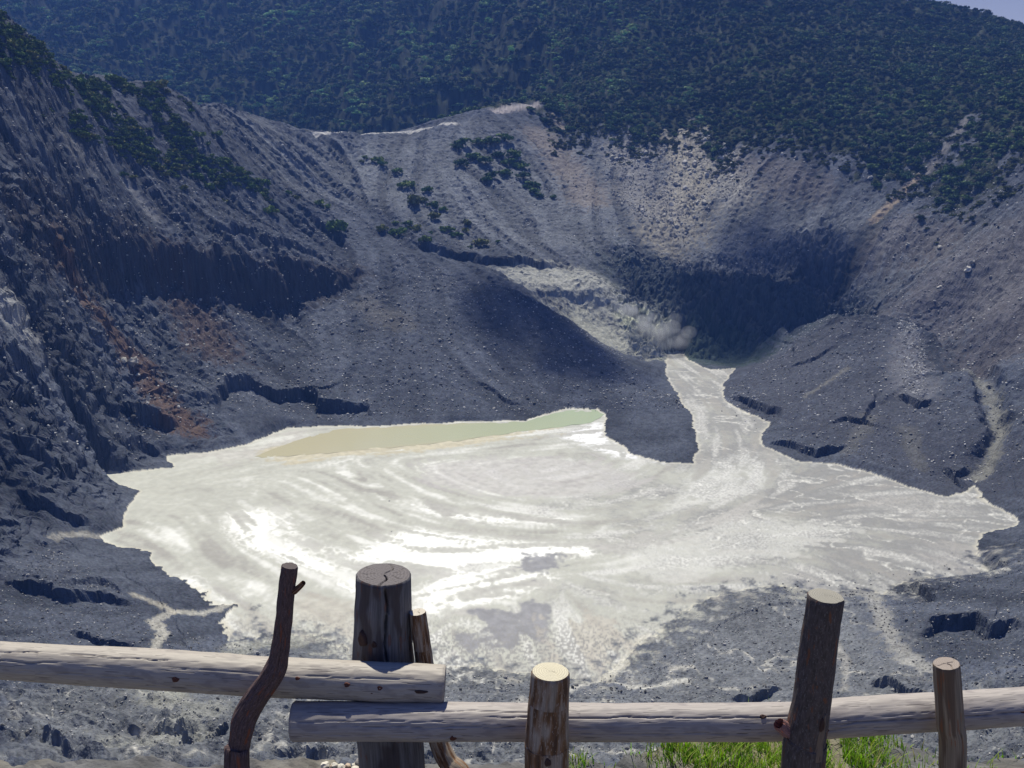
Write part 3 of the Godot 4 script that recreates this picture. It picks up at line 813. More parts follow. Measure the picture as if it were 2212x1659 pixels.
func build_terrain() -> void:
	var ds := PackedFloat32Array()
	var d := 22.0
	while d < 1720.0:
		ds.append(d)
		d += 4.0 if d < 100.0 else 1.5 if d < 160.0 else 0.7 if d < 230.0 else 0.85 if d < 460.0 else 1.05 if d < 890.0 else 9.0
	var cols := 1100
	var count := ds.size()
	var rows_p: Array = []
	var rows_c: Array = []
	var rows_k: Array = []
	rows_p.resize(count)
	rows_c.resize(count)
	rows_k.resize(count)
	var job := func(r: int) -> void:
		var dd := ds[r]
		var ps := PackedVector3Array()
		var cs := PackedColorArray()
		var ks := PackedByteArray()
		ps.resize(cols)
		cs.resize(cols)
		ks.resize(cols)
		for j in cols:
			var t := (j / (cols - 1.0)) * 2.0 - 1.0
			var x := dd * t * 0.66
			var sd := shore_distance(x, dd)
			if sd < 12.0:
				sd += noise_b.get_noise_2d(x * 1.4, dd * 1.1) * (0.55 if dd > 300.0 else 1.3) + noise_a.get_noise_2d(x * 2.0, dd * 2.0) * 1.8
			var h := ground(x, dd, sd)
			var p := Vector3(x, h, -dd)
			if sd > 0.4 and dd < 900.0:
				var amp := (0.45 + 1.1 * clampf((-115.0 - x) / 40.0, 0.0, 1.0) * clampf((500.0 - dd) / 60.0, 0.0, 1.0) * clampf(0.6 + 2.0 * noise_a.get_noise_2d(x * 1.3, dd * 1.3), 0.1, 1.0)) * minf(1.0, sd / 5.0)
				p.x += amp * 1.6 * noise_b.get_noise_3d(x * 0.55, h * 1.2, dd * 0.55)
				p.z += amp * 1.6 * noise_b.get_noise_3d(x * 0.55 + 80.0, h * 1.2, dd * 0.55)
			ps[j] = p
			var c: Vector3
			if sd < 0.0:
				ks[j] = 1
				c = mud_color(x, dd, sd)
				if dd < 300.0 and sd > -9.0 and x > -75.0:
					c = c.lerp(land_color(x, dd, h), seep(x, dd, sd))
			elif dd < 300.0 and sd < 11.9 and x > -75.0:
				c = mud_color(x, dd, minf(sd, 0.0) - 2.0).lerp(land_color(x, dd, h), seep(x, dd, sd))
			elif forested(x, dd):
				ks[j] = 2
				var v := noise_b.get_noise_2d(x, dd)
				c = Vector3(0.035, 0.04, 0.028) * (1.0 + v)
				if near_bald(x, dd):
					c = land_color(x, dd, h)
					ks[j] = 0
			else:
				c = land_color(x, dd, h)
			cs[j] = Color(c.x, c.y, c.z)
		rows_p[r] = ps
		rows_c[r] = cs
		rows_k[r] = ks
	run(job, count)
	var names := ["crater_slope", "mud_flat", "forest_hillside"]
	var mats := [ground_material(0.95, 0.25, 35.0, 0.19), ground_material(0.62, 0.4, 5.0, 0.21), ground_material(1.0, 0.1, 30.0, 0.17)]
	var pieces: Array = [null, null, null]
	var split := func(kind: int) -> void:
		var v := PackedVector3Array()
		var c := PackedColorArray()
		var ix := PackedInt32Array()
		var last := PackedInt32Array()
		last.resize(cols)
		last.fill(-1)
		var this := last.duplicate()
		for r in count - 1:
			var k0: PackedByteArray = rows_k[r]
			var p0: PackedVector3Array = rows_p[r]
			var p1: PackedVector3Array = rows_p[r + 1]
			var c0: PackedColorArray = rows_c[r]
			var c1: PackedColorArray = rows_c[r + 1]
			this.fill(-1)
			for j in cols - 1:
				if k0[j] != kind:
					continue
				if last[j] < 0:
					last[j] = v.size()
					v.append(p0[j])
					c.append(c0[j])
				if last[j + 1] < 0:
					last[j + 1] = v.size()
					v.append(p0[j + 1])
					c.append(c0[j + 1])
				if this[j] < 0:
					this[j] = v.size()
					v.append(p1[j])
					c.append(c1[j])
				if this[j + 1] < 0:
					this[j + 1] = v.size()
					v.append(p1[j + 1])
					c.append(c1[j + 1])
				if (r + j) % 2:
					ix.append_array([last[j], this[j], last[j + 1], last[j + 1], this[j], this[j + 1]])
				else:
					ix.append_array([last[j], this[j], this[j + 1], last[j], this[j + 1], last[j + 1]])
			var swap := last
			last = this
			this = swap
		pieces[kind] = [v, c, ix]
	run(split, 3)
	for kind in 3:
		var arrays := []
		arrays.resize(Mesh.ARRAY_MAX)
		arrays[Mesh.ARRAY_VERTEX] = pieces[kind][0]
		arrays[Mesh.ARRAY_COLOR] = pieces[kind][1]
		arrays[Mesh.ARRAY_INDEX] = pieces[kind][2]
		var mesh := ArrayMesh.new()
		mesh.add_surface_from_arrays(Mesh.PRIMITIVE_TRIANGLES, arrays, [], {}, 0)
		setting(names[kind], mesh, mats[kind]).set_meta("label", ["dark grey ash slopes and cliffs of the crater wall", "pale swirling mud covering the crater floor", "forested mountain ground behind the crater"][kind])
		print(names[kind], " ", pieces[kind][2].size() / 3)


var bald: Array = []
func seep(x: float, d: float, sd: float) -> float:
	# how much ash lies over the drying mud along the near bank
	return smoothstep(-7.0, 9.0, sd + 14.0 * noise_b.get_noise_2d(x * 0.9, d * 0.9) + 5.0 * noise_b.get_noise_2d(x * 3.5, d * 3.5))


func near_bald(x: float, d: float) -> bool:
	for it in bald:
		var s: Array = it[0]
		var p: PackedVector2Array = it[1]
		for i in p.size() - 1:
			if Vector2(x, d).distance_to(Geometry2D.get_closest_point_to_segment(Vector2(x, d), p[i], p[i + 1])) < s[0] * 1.25:
				return true
	return false


func ground_material(rough: float, spec: float, relief_cm: float, scale: float) -> StandardMaterial3D:
	var m := StandardMaterial3D.new()
	m.vertex_color_use_as_albedo = true
	m.roughness = rough
	m.metallic_specular = spec
	var n := FastNoiseLite.new()
	n.noise_type = FastNoiseLite.TYPE_SIMPLEX
	n.frequency = 0.035
	n.fractal_octaves = 5
	n.fractal_gain = 0.6
	var t := NoiseTexture2D.new()
	t.width = 512
	t.height = 512
	t.seamless = true
	t.noise = n
	m.heightmap_enabled = true
	m.heightmap_texture = t
	m.heightmap_scale = relief_cm
	m.uv1_triplanar = true
	m.uv1_world_triplanar = true
	m.uv1_scale = Vector3.ONE * scale * 0.25
	return m


func build_pond() -> void:
	# shallow cloudy water standing on the mud along the far bank
	var st := SurfaceTool.new()
	st.begin(Mesh.PRIMITIVE_TRIANGLES)
	var smooth := PackedVector2Array()
	for i in pond_poly.size():
		var a := pond_poly[i]
		var b := pond_poly[(i + 1) % pond_poly.size()]
		for k in 6:
			var q := a.lerp(b, k / 6.0)
			q += Vector2((q.x - 0.0) * 0.02, (q.y - 430.0) * 0.06)
			smooth.append(q + Vector2(0.6, 2.2) * noise_b.get_noise_2d(q.x * 0.9, q.y * 0.9))
	var ix := Geometry2D.triangulate_polygon(smooth)
	for i in ix:
		var q := smooth[i]
		var k := clampf((q.x + 70.0) / 115.0, 0.0, 1.0)
		var c := Vector3(0.44, 0.41, 0.28).lerp(Vector3(0.36, 0.42, 0.29), smoothstep(0.1, 0.9, k))
		st.set_color(Color(c.x, c.y, c.z))
		st.add_vertex(Vector3(q.x, 0.045, -q.y))
	var m := StandardMaterial3D.new()
	m.vertex_color_use_as_albedo = true
	m.roughness = 0.12
	m.metallic_specular = 0.5
	var o := setting("pond_water", st.commit(), m)
	o.set_meta("label", "shallow green and tan pond along the far bank")


# ---------------------------------------------------------------- the ledge the fence stands on
func ledge_lip(x: float) -> float:
	return 2.958 + 0.17 * smoothstep(0.3, 0.7, x) - 0.15 * smoothstep(1.2, 1.5, x) + 0.035 * noise_b.get_noise_2d(x * 30.0, 3.0)


func ledge_height(x: float, d: float) -> float:
	var lip := ledge_lip(x)
	var h := 127.955 + 0.012 * noise_b.get_noise_2d(x * 60.0, d * 60.0) + 0.02 * noise_b.get_noise_2d(x * 12.0, d * 12.0)
	if d > lip:
		h -= (d - lip) * 1.25 + 0.05 * smoothstep(0.0, 0.05, d - lip) - 0.15 * absf(noise_b.get_noise_2d(x * 9.0, d * 9.0)) * minf(d - lip, 1.0)
	return h


func build_ledge() -> void:
	var xs := PackedFloat32Array()
	var x := -6.0
	while x < 6.0:
		xs.append(x)
		x += 0.02 if absf(x) < 2.0 else 0.2
	var ds := PackedFloat32Array()
	var d := -3.0
	while d < 24.0:
		ds.append(d)
		d += 0.2 if d < 2.2 else 0.015 if d < 3.4 else 0.1 if d < 5.0 else 1.5
	var st := SurfaceTool.new()
	st.begin(Mesh.PRIMITIVE_TRIANGLES)
	for dd in ds:
		for xx in xs:
			var wide := 1.0 + maxf(0.0, dd - 4.0) * 0.25
			var nb := noise_b.get_noise_2d(xx * 40.0, dd * 40.0)
			var na := noise_b.get_noise_2d(xx * 7.0, dd * 7.0)
			var c := Vector3(0.12, 0.12, 0.125).lerp(Vector3(0.24, 0.21, 0.14), clampf(smoothstep(0.3, 0.6, xx) * (1.0 - smoothstep(1.0, 1.25, xx)) * 0.7 + na * 0.6, 0.0, 1.0))
			c *= 1.0 + 0.4 * nb
			st.set_color(Color(c.x, c.y, c.z))
			st.add_vertex(Vector3(xx * wide, ledge_height(xx, dd), -dd))
	var w := xs.size()
	for j in ds.size() - 1:
		for i in w - 1:
			var k := j * w + i
			for n in [k, k + w, k + 1, k + 1, k + w, k + w + 1]:
				st.add_index(n)
	setting("ledge_ground", st.commit(), ground_material(0.95, 0.25, 0.4, 8.0))
	# pebbles along the lip
	var stone := [rock_mesh(3, 2, 0.25), rock_mesh(4, 2, 0.25)]
	var pale := [mat(0.55, 0.52, 0.46), mat(0.42, 0.34, 0.27), mat(0.62, 0.6, 0.55), mat(0.22, 0.21, 0.21)]
	for i in 26:
		var px := -0.62 + i * 0.011 + rng.randf_range(-0.02, 0.02) if i < 20 else rng.randf_range(-0.5, -0.2)
		var pd := ledge_lip(px) - rng.randf_range(0.0, 0.06)
		var s := rng.randf_range(0.007, 0.016)
		var o := put(numbered("pebble"), stone[i % 2], pale[[0, 1, 2, 0, 3, 0, 2][i % 7]])
		o.position = Vector3(px, ledge_height(px, pd) + s * 0.4, -pd)
		o.scale = Vector3(s, s * 0.7, s)
		o.rotation.y = rng.randf() * TAU
		tag(o, "small rounded pebble lying on the lip of the ledge behind the fence", "pebble", "pebbles on the lip of the ledge")


# ---------------------------------------------------------------- clouds overhead whose shadows cross the crater
func build_clouds() -> void:
	var towards := Vector3(-0.08, 0.88, -0.47).normalized()
	var m := mat(0.85, 0.85, 0.87, 1.0, 0.1)
	m.transparency = BaseMaterial3D.TRANSPARENCY_ALPHA
	m.albedo_color.a = 0.15
	var puff := rock_mesh(9, 3, 0.22)
	for part in [[0, 6, 23.0], [6, 18, 19.0]]:
		var mid := Vector3.ZERO
		for i in range(part[0], part[1]):
			mid += Vector3(CLOUD_SHADE[i * 3], CLOUD_SHADE[i * 3 + 2], -CLOUD_SHADE[i * 3 + 1]) / (part[1] - part[0])
		var up := (700.0 - mid.y) / towards.y
		var st := SurfaceTool.new()
		st.begin(Mesh.PRIMITIVE_TRIANGLES)
		for i in range(part[0], part[1]):
			var p := Vector3(CLOUD_SHADE[i * 3], CLOUD_SHADE[i * 3 + 2], -CLOUD_SHADE[i * 3 + 1])
			for k in 6:
				var r: float = part[2] * rng.randf_range(0.3, 1.0)
				var off := Vector3(rng.randf_range(-1, 1) * 17.0, rng.randf_range(-5, 8), rng.randf_range(-1, 1) * 17.0)
				st.append_from(puff, 0, Transform3D(Basis.from_scale(Vector3(r, r * 0.55, r)), p - mid + off))
		var o := setting("cloud", st.commit(), m)
		o.position = mid + towards * up


# ---------------------------------------------------------------- wood
func wood_texture(kind: int) -> ImageTexture:
	# u runs round the log, v along it
	var w := 256
	var h := 768
	var n1 := FastNoiseLite.new()
	n1.noise_type = FastNoiseLite.TYPE_SIMPLEX
	n1.seed = 40 + kind
	n1.frequency = 1.0
	n1.fractal_octaves = 3
	var data := PackedByteArray()
	data.resize(w * h * 3)
	var k := 0
	for y in h:
		var v := y / float(h)
		for x in w:
			var a := TAU * x / w
			var cx := cos(a)
			var cz := sin(a)
			var c: Vector3
			if kind == 0:   # weathered grey
				var grain := n1.get_noise_3d(cx * 9.0, cz * 9.0, v * 3.0)
				var fine := n1.get_noise_3d(cx * 26.0, cz * 26.0, v * 5.0)
				var blot := n1.get_noise_3d(cx * 1.4, cz * 1.4, v * 7.0 + 9.0)
				c = Vector3(0.37, 0.335, 0.295) * (1.0 + 0.18 * grain + 0.16 * fine)
				c = c.lerp(Vector3(0.24, 0.215, 0.2), clampf(blot * 2.0 - 0.35, 0.0, 0.6))
				c = c.lerp(Vector3(0.07, 0.06, 0.055), smoothstep(0.40, 0.5, grain * 0.7 + fine * 0.45) * 0.8)
			elif kind == 1:   # peeled wood gone orange brown
				var grain := n1.get_noise_3d(cx * 7.0, cz * 7.0, v * 6.0)
				var blot := n1.get_noise_3d(cx * 1.6 + 3.0, cz * 1.6, v * 5.0)
				var fleck := n1.get_noise_3d(cx * 12.0, cz * 12.0, v * 30.0)
				c = Vector3(0.17, 0.085, 0.038).lerp(Vector3(0.30, 0.25, 0.20), clampf(blot * 1.8 + 0.25, 0.0, 1.0))
				c = c.lerp(Vector3(0.05, 0.025, 0.018), clampf(-blot * 2.0 - 0.25, 0.0, 0.7))
				c *= 1.0 + 0.5 * grain
				c = c.lerp(Vector3(0.45, 0.40, 0.34), smoothstep(0.38, 0.6, fleck) * 0.7)
			elif kind == 2:   # dark bark
				var plate := n1.get_noise_3d(cx * 5.0, cz * 5.0, v * 22.0)
				var fleck := n1.get_noise_3d(cx * 16.0, cz * 16.0, v * 60.0)
				var rust := n1.get_noise_3d(cx * 2.0, cz * 2.0 + 7.0, v * 9.0)
				c = Vector3(0.075, 0.06, 0.058) * (1.0 + 0.6 * plate)
				c = c.lerp(Vector3(0.20, 0.19, 0.19), smoothstep(0.3, 0.55, fleck) * 0.7)
				c = c.lerp(Vector3(0.17, 0.065, 0.03), smoothstep(0.38, 0.6, rust + 0.3 * plate) * 0.85)
			elif kind == 3:   # old brown grey post
				var grain := n1.get_noise_3d(cx * 11.0, cz * 11.0, v * 3.0)
				var fine := n1.get_noise_3d(cx * 30.0, cz * 30.0, v * 6.0)
				var blot := n1.get_noise_3d(cx * 1.3 + 5.0, cz * 1.3, v * 2.5)
				c = Vector3(0.12, 0.115, 0.112) * (1.0 + 0.5 * grain + 0.4 * fine)
				c = c.lerp(Vector3(0.05, 0.038, 0.036), smoothstep(-0.05, 0.25, blot) * 0.8)
				c = c.lerp(Vector3(0.13, 0.05, 0.025), smoothstep(0.35, 0.55, n1.get_noise_3d(cx * 3.0, cz * 3.0 + 4.0, v * 7.0)) * 0.6)
			else:   # sawn end: u is radius, v is the angle
				var rr := x / float(w)
				var ring := sin(rr * 46.0 + 2.0 * n1.get_noise_2d(cos(TAU * v) * 2.0, sin(TAU * v) * 2.0))
				c = Vector3.ONE * (0.86 + 0.12 * ring + 0.25 * n1.get_noise_2d(rr * 20.0, v * 40.0))
			for q in 3:
				data[k] = int(clampf(pow(clampf(c[q], 0.0, 1.0), 1.0 / 2.2) * 255.0, 0.0, 255.0))
				k += 1
	return ImageTexture.create_from_image(Image.create_from_data(w, h, false, Image.FORMAT_RGB8, data))


func wood_material(kind: int, repeat_v: float, rough := 0.8, tint := Color.WHITE) -> StandardMaterial3D:
	var m := StandardMaterial3D.new()
	m.albedo_texture = wood_tex(kind)
	m.albedo_color = tint
	m.uv1_scale = Vector3(1, repeat_v, 1)
	m.roughness = rough
	m.metallic_specular = 0.35
	m.heightmap_enabled = true
	m.heightmap_texture = wood_tex(kind)
	m.heightmap_scale = 0.25
	return m


var wood_made := {}
func wood_tex(kind: int) -> ImageTexture:
	if not wood_made.has(kind):
		wood_made[kind] = wood_texture(kind)
	return wood_made[kind]


# A log along points (x, y, z, radius each). cracks: [angle, from, to, depth, half width]; swellings: [at, angle, amount, length, angle width]
func log_mesh(line: Array, up: Vector3, seed: int, cracks: Array, swells: Array, rough := 0.03, rings_per_m := 110.0) -> ArrayMesh:
	var pts: Array = []
	var rad := PackedFloat32Array()
	for i in range(0, line.size(), 4):
		pts.append(Vector3(line[i], line[i + 1], line[i + 2]))
		rad.append(line[i + 3])
	var total := 0.0
	var at := PackedFloat32Array([0.0])
	for i in pts.size() - 1:
		total += pts[i].distance_to(pts[i + 1])
		at.append(total)
	var n := FastNoiseLite.new()
	n.seed = seed
	n.frequency = 1.0
	n.fractal_octaves = 2
	var segs := 128
	var rings := int(total * rings_per_m) + 2
	var v := PackedVector3Array()
	var uv := PackedVector2Array()
	var ix := PackedInt32Array()
	for r in rings + 1:
		var s := total * r / rings
		var k := 0
		while k < pts.size() - 2 and at[k + 1] < s:
			k += 1
		var f := (s - at[k]) / maxf(at[k + 1] - at[k], 1e-5)
		var p0: Vector3 = pts[maxi(k - 1, 0)]
		var p3: Vector3 = pts[mini(k + 2, pts.size() - 1)]
		var c: Vector3 = pts[k].cubic_interpolate(pts[k + 1], p0, p3, f)
		var ahead: Vector3 = pts[k].cubic_interpolate(pts[k + 1], p0, p3, f + 0.01)
		var tangent := (ahead - c).normalized()
		var radius := lerpf(rad[k], rad[k + 1], smoothstep(0.0, 1.0, f))
		var nn := (up - tangent * up.dot(tangent)).normalized()
		var bb := tangent.cross(nn)
		var edge := minf(s, total - s)
		var bevel := 1.0 - 0.06 * (1.0 - smoothstep(0.0, 0.006, edge))
		for j in segs + 1:
			var a := TAU * (j % segs) / segs
			var q := radius * (1.0 + rough * n.get_noise_3d(cos(a) * 1.3, sin(a) * 1.3, s * 6.0) + rough * 0.4 * n.get_noise_3d(cos(a) * 5.0, sin(a) * 5.0, s * 16.0))
			var t := s / total
			for ck in cracks:
				if t > ck[1] and t < ck[2]:
					var centre: float = ck[0] + 0.10 * n.get_noise_2d(s * 7.0, ck[0] * 10.0)
					var off := absf(wrapf(a - centre, -PI, PI))
					var fade := smoothstep(0.0, 0.12, minf(t - ck[1], ck[2] - t) / (ck[2] - ck[1]))
					q -= ck[3] * fade * (1.0 - smoothstep(0.0, ck[4] * (0.6 + 0.5 * n.get_noise_2d(s * 25.0, 5.0)), off))
			for sw in swells:
				var da: float = wrapf(a - sw[1], -PI, PI) / sw[4]
				var ds: float = (t - sw[0]) / sw[3]
				q += sw[2] * exp(-da * da - ds * ds)
			q *= bevel
			v.append(c + (nn * cos(a) + bb * sin(a)) * q)
			uv.append(Vector2(float(j) / segs, s * 0.9))
	for r in rings:
		for j in segs:
			var k := r * (segs + 1) + j
			ix.append_array([k, k + segs + 1, k + 1, k + 1, k + segs + 1, k + segs + 2])
	var arrays := []
	arrays.resize(Mesh.ARRAY_MAX)
	arrays[Mesh.ARRAY_VERTEX] = v
	arrays[Mesh.ARRAY_TEX_UV] = uv
	arrays[Mesh.ARRAY_INDEX] = ix
	var mesh := ArrayMesh.new()
	mesh.add_surface_from_arrays(Mesh.PRIMITIVE_TRIANGLES, arrays)
	var st := SurfaceTool.new()
	st.create_from(mesh, 0)
	st.generate_normals()
	return st.commit()


# The sawn end of a log: a disc on its last (or first) ring with radial checks. checks: [angle, depth, half width, from radius]
func end_mesh(body: ArrayMesh, last: bool, checks: Array, dome := 0.0) -> ArrayMesh:
	var va: PackedVector3Array = body.surface_get_arrays(0)[Mesh.ARRAY_VERTEX]
	var segs := 128
	var start := va.size() - segs - 1 if last else 0
	var inner := va.size() - 2 * segs - 2 if last else segs + 1
	var c := Vector3.ZERO
	var ci := Vector3.ZERO
	for j in segs:
		c += va[start + j] / segs
		ci += va[inner + j] / segs
	var out := (c - ci).normalized()
	var st := SurfaceTool.new()
	st.begin(Mesh.PRIMITIVE_TRIANGLES)
	var steps := 14
	for s in steps + 1:
		var f := s / float(steps)
		for j in segs + 1:
			var p := c.lerp(va[start + j % segs], f)
			var a := TAU * (j % segs) / segs
			var low := 0.0
			for ck in checks:
				var off := absf(wrapf(a - ck[0] - 0.25 * sin(f * 5.0 + ck[0]), -PI, PI)) * maxf(f, 0.12)
				if f > ck[3] and s < steps:
					low = maxf(low, ck[1] * (1.0 - smoothstep(0.0, ck[2], off)))
			p += out * (dome * (1.0 - f * f) - low)
			st.set_uv(Vector2(f, float(j) / segs))
			st.add_vertex(p)
	for s in steps:
		for j in segs:
			var k := s * (segs + 1) + j
			for q in [k, k + 1, k + segs + 1, k + 1, k + segs + 2, k + segs + 1]:
				st.add_index(q)
	st.generate_normals()
	return st.commit()


func knot_mesh() -> ArrayMesh:
	# a low oval collar with a sunken heart, z is outward
	var st := SurfaceTool.new()
	st.begin(Mesh.PRIMITIVE_TRIANGLES)
	var prof := [[1.0, -0.4], [0.88, 0.05], [0.66, 0.14], [0.36, 0.16], [0.16, 0.10], [0.0, 0.08]]
	var segs := 20
	for p in prof:
		for j in segs + 1:
			var a := TAU * (j % segs) / segs
			var k: float = p[0] * (1.0 + 0.10 * sin(a * 3.0 + 1.0) + 0.06 * sin(a * 5.0))
			st.add_vertex(Vector3(cos(a) * k, sin(a) * k, p[1]))
	for s in prof.size() - 1:
		for j in segs:
			var k := s * (segs + 1) + j
			for q in [k, k + segs + 1, k + 1, k + 1, k + segs + 1, k + segs + 2]:
				st.add_index(q)
	st.generate_normals()
	return st.commit()


func on_log(line: Array, up: Vector3, t: float, a: float) -> Transform3D:
	# a place on the bark: origin on the surface, z outward, x along the log
	var n := line.size() / 4
	var f := t * (n - 1)
	var k := mini(int(f), n - 2)
	f -= k
	var p := Vector3(line[k * 4], line[k * 4 + 1], line[k * 4 + 2])
	var q := Vector3(line[k * 4 + 4], line[k * 4 + 5], line[k * 4 + 6])
	var tangent := (q - p).normalized()
	var nn := (up - tangent * up.dot(tangent)).normalized()
	var out := nn * cos(a) + tangent.cross(nn) * sin(a)
	var r := lerpf(line[k * 4 + 3], line[k * 4 + 7], f)
	return Transform3D(Basis(tangent, out.cross(tangent), out), p.lerp(q, f) + out * r)


var knot: ArrayMesh
func add_knot(parent: Node, line: Array, up: Vector3, t: float, a: float, along: float, across: float, m: Material, lift := 0.3) -> void:
	var o := put("knot", knot, m, parent)
	var place := on_log(line, up, t, a)
	o.transform = Transform3D(place.basis * Basis.from_scale(Vector3(along, across, 0.02)), place.origin + place.basis.z * 0.001 * lift)


func longer(line: Array, drop: float) -> Array:
	var l := line.duplicate()
	l[1] -= drop
	return l


func build_fence() -> void:
	knot = knot_mesh()
	var fence := Node3D.new()
	fence.name = "log_fence"
	add_child(fence)
	tag(fence, "rustic fence of weathered grey log rails and rough posts on the crater rim", "fence")
	var grey := wood_material(0, 1.6, 0.55)
	var grey_two := wood_material(0, 1.3, 0.55, Color(0.97, 0.97, 1.0))
	var dark_knot := mat(0.06, 0.035, 0.03, 0.7)
	var red_knot := mat(0.10, 0.04, 0.03, 0.7)
	var end_grey := wood_material(4, 1.0, 0.9, lin(0.30, 0.28, 0.26))
	# rails; angle 0 is up, a quarter turn faces the viewer
	var up := Vector3.UP
	var body := log_mesh(RAIL_UPPER, up, 1, [[0.55, 0.28, 0.62, 0.006, 0.05], [1.05, 0.02, 0.42, 0.007, 0.06], [1.5, 0.3, 0.55, 0.005, 0.05], [0.9, 0.55, 0.97, 0.004, 0.045], [1.9, 0.5, 0.75, 0.005, 0.05], [2.0, 0.86, 0.98, 0.007, 0.06]], [[0.35, 1.2, 0.004, 0.05, 0.6], [0.9, 1.9, 0.005, 0.04, 0.6]])
	var rail := put("rail", body, grey, fence)
	rail.set_meta("label", "upper rail, a pale grey log ending beside the thick post")
	put("cut_end", end_mesh(body, true, [[0.4, 0.004, 0.05, 0.2], [2.6, 0.003, 0.04, 0.3]]), end_grey, rail)
	for k in [[0.525, 1.45, 0.012, 0.009, 1], [0.80, 1.25, 0.010, 0.008, 1], [0.86, 1.35, 0.010, 0.009, 1], [0.845, 1.7, 0.013, 0.010, 1], [0.72, 1.05, 0.008, 0.006, 1], [0.95, 1.45, 0.022, 0.006, 0]]:
		add_knot(rail, RAIL_UPPER, up, k[0], k[1], k[2], k[3], red_knot if k[4] else dark_knot)
	body = log_mesh(RAIL_LOWER, up, 2, [[0.75, 0.22, 0.62, 0.010, 0.06], [1.25, 0.05, 0.40, 0.006, 0.05], [1.6, 0.30, 0.75, 0.007, 0.05], [1.3, 0.62, 0.98, 0.010, 0.06], [1.0, 0.0, 0.2, 0.005, 0.04], [1.75, 0.0, 0.22, 0.005, 0.05], [0.45, 0.1, 0.35, 0.005, 0.04], [1.05, 0.6, 0.9, 0.005, 0.04]], [[0.16, 1.9, 0.004, 0.03, 0.5], [0.86, 1.3, 0.004, 0.02, 0.5]])
	rail = put("rail", body, grey_two, fence)
	rail.set_meta("label", "lower rail, a long pale grey log under the upper one")
	put("cut_end", end_mesh(body, false, [[1.2, 0.004, 0.05, 0.2]]), end_grey, rail)
	for k in [[0.135, 1.95, 0.011, 0.009, 1], [0.165, 1.95, 0.012, 0.010, 1], [0.26, 1.72, 0.011, 0.008, 0], [0.47, 0.75, 0.010, 0.007, 0], [0.56, 1.62, 0.009, 0.007, 1], [0.86, 1.3, 0.010, 0.008, 1]]:
		add_knot(rail, RAIL_LOWER, up, k[0], k[1], k[2], k[3], red_knot if k[4] else dark_knot)
	# posts; angle 0 faces the viewer, positive turns toward the right
	var front := Vector3.BACK
	var old := wood_material(3, 1.4, 0.75, Color(1.05, 1.05, 1.08))
	var line := longer(POST_THICK, 0.1)
	body = log_mesh(line, front, 3, [[0.22, 0.45, 1.01, 0.030, 0.085], [-0.45, 0.5, 0.99, 0.004, 0.04], [-0.7, 0.4, 0.9, 0.004, 0.04], [0.75, 0.35, 1.0, 0.006, 0.05], [-0.2, 0.45, 0.8, 0.004, 0.035], [1.2, 0.4, 1.0, 0.006, 0.05]], [[0.72, -0.55, 0.010, 0.05, 0.35], [0.70, -1.4, 0.006, 0.08, 0.5]])
	var post := put("post", body, old, fence)
	post.set_meta("label", "thickest post, dark split log behind the overlapping rails")
	put("cut_end", end_mesh(body, true, [[0.22, 0.05, 0.05, 0.0], [PI - 0.35, 0.03, 0.03, 0.0], [1.3, 0.008, 0.03, 0.3], [2.2, 0.008, 0.02, 0.4], [-0.8, 0.006, 0.025, 0.5], [-1.7, 0.008, 0.025, 0.35], [-2.4, 0.006, 0.02, 0.45], [0.9, 0.005, 0.02, 0.5], [1.8, 0.006, 0.02, 0.5], [-1.2, 0.005, 0.02, 0.6]]), wood_material(4, 1.0, 0.9, lin(0.155, 0.14, 0.145)), post)
	add_knot(post, line, front, 0.605, -0.62, 0.026, 0.017, dark_knot, 6.0)
	add_knot(post, line, front, 0.59, -0.18, 0.012, 0.009, dark_knot, 1.0)
	line = longer(POST_PROP, 0.1)
	body = log_mesh(line, front, 4, [[0.3, 0.5, 0.95, 0.004, 0.08], [-0.4, 0.3, 0.8, 0.003, 0.07]], [[0.18, 1.3, 0.012, 0.05, 0.7]], 0.05)
	post = put("post", body, wood_material(1, 1.5, 0.7, Color(1.0, 1.0, 1.0)), fence)
	post.set_meta("label", "slim leaning prop against the thickest post, pale cut top")
	put("cut_end", end_mesh(body, true, [[0.6, 0.003, 0.06, 0.0], [2.9, 0.003, 0.05, 0.0]]), wood_material(4, 1.0, 0.9, lin(0.62, 0.57, 0.5)), post)
	line = longer(POST_SHORT, 0.35)
	body = log_mesh(line, front, 5, [[-0.05, 0.05, 0.62, 0.010, 0.06], [0.1, 0.62, 0.9, 0.003, 0.04]], [[0.50, 1.35, 0.024, 0.07, 0.55], [0.42, 1.0, 0.014, 0.08, 0.5]], 0.03)
	post = put("post", body, wood_material(1, 1.3, 0.6), fence)
	post.set_meta("label", "short orange-brown post with a swollen foot and cream sawn top")
	put("cut_end", end_mesh(body, true, [[0.9, 0.002, 0.03, 0.1], [-2.2, 0.002, 0.03, 0.2]], 0.002), wood_material(4, 1.0, 0.85, lin(0.6, 0.55, 0.42)), post)
	add_knot(post, line, front, 0.335, 0.0, 0.014, 0.010, dark_knot, 1.0)
	line = longer(POST_BARK, 0.35)
	body = log_mesh(line, front, 6, [[0.25, 0.12, 0.52, 0.005, 0.1]], [[0.30, -1.2, 0.018, 0.06, 0.7], [0.26, 1.3, 0.016, 0.07, 0.6]], 0.05)
	post = put("post", body, wood_material(2, 1.2, 0.7), fence)
	post.set_meta("label", "leaning dark post still in its bark, grey sawn top")
	put("cut_end", end_mesh(body, true, [[1.2, 0.002, 0.03, 0.2]], 0.002), wood_material(4, 1.0, 0.85, lin(0.30, 0.285, 0.25)), post)
	var stub := put("branch_stub", log_mesh(BARK_STUB, Vector3.UP, 7, [], [], 0.2), wood_material(2, 2.0, 0.8, Color(1.6, 1.35, 1.35)), post)
	stub.set_meta("label", "pale broken branch stub on the dark post")
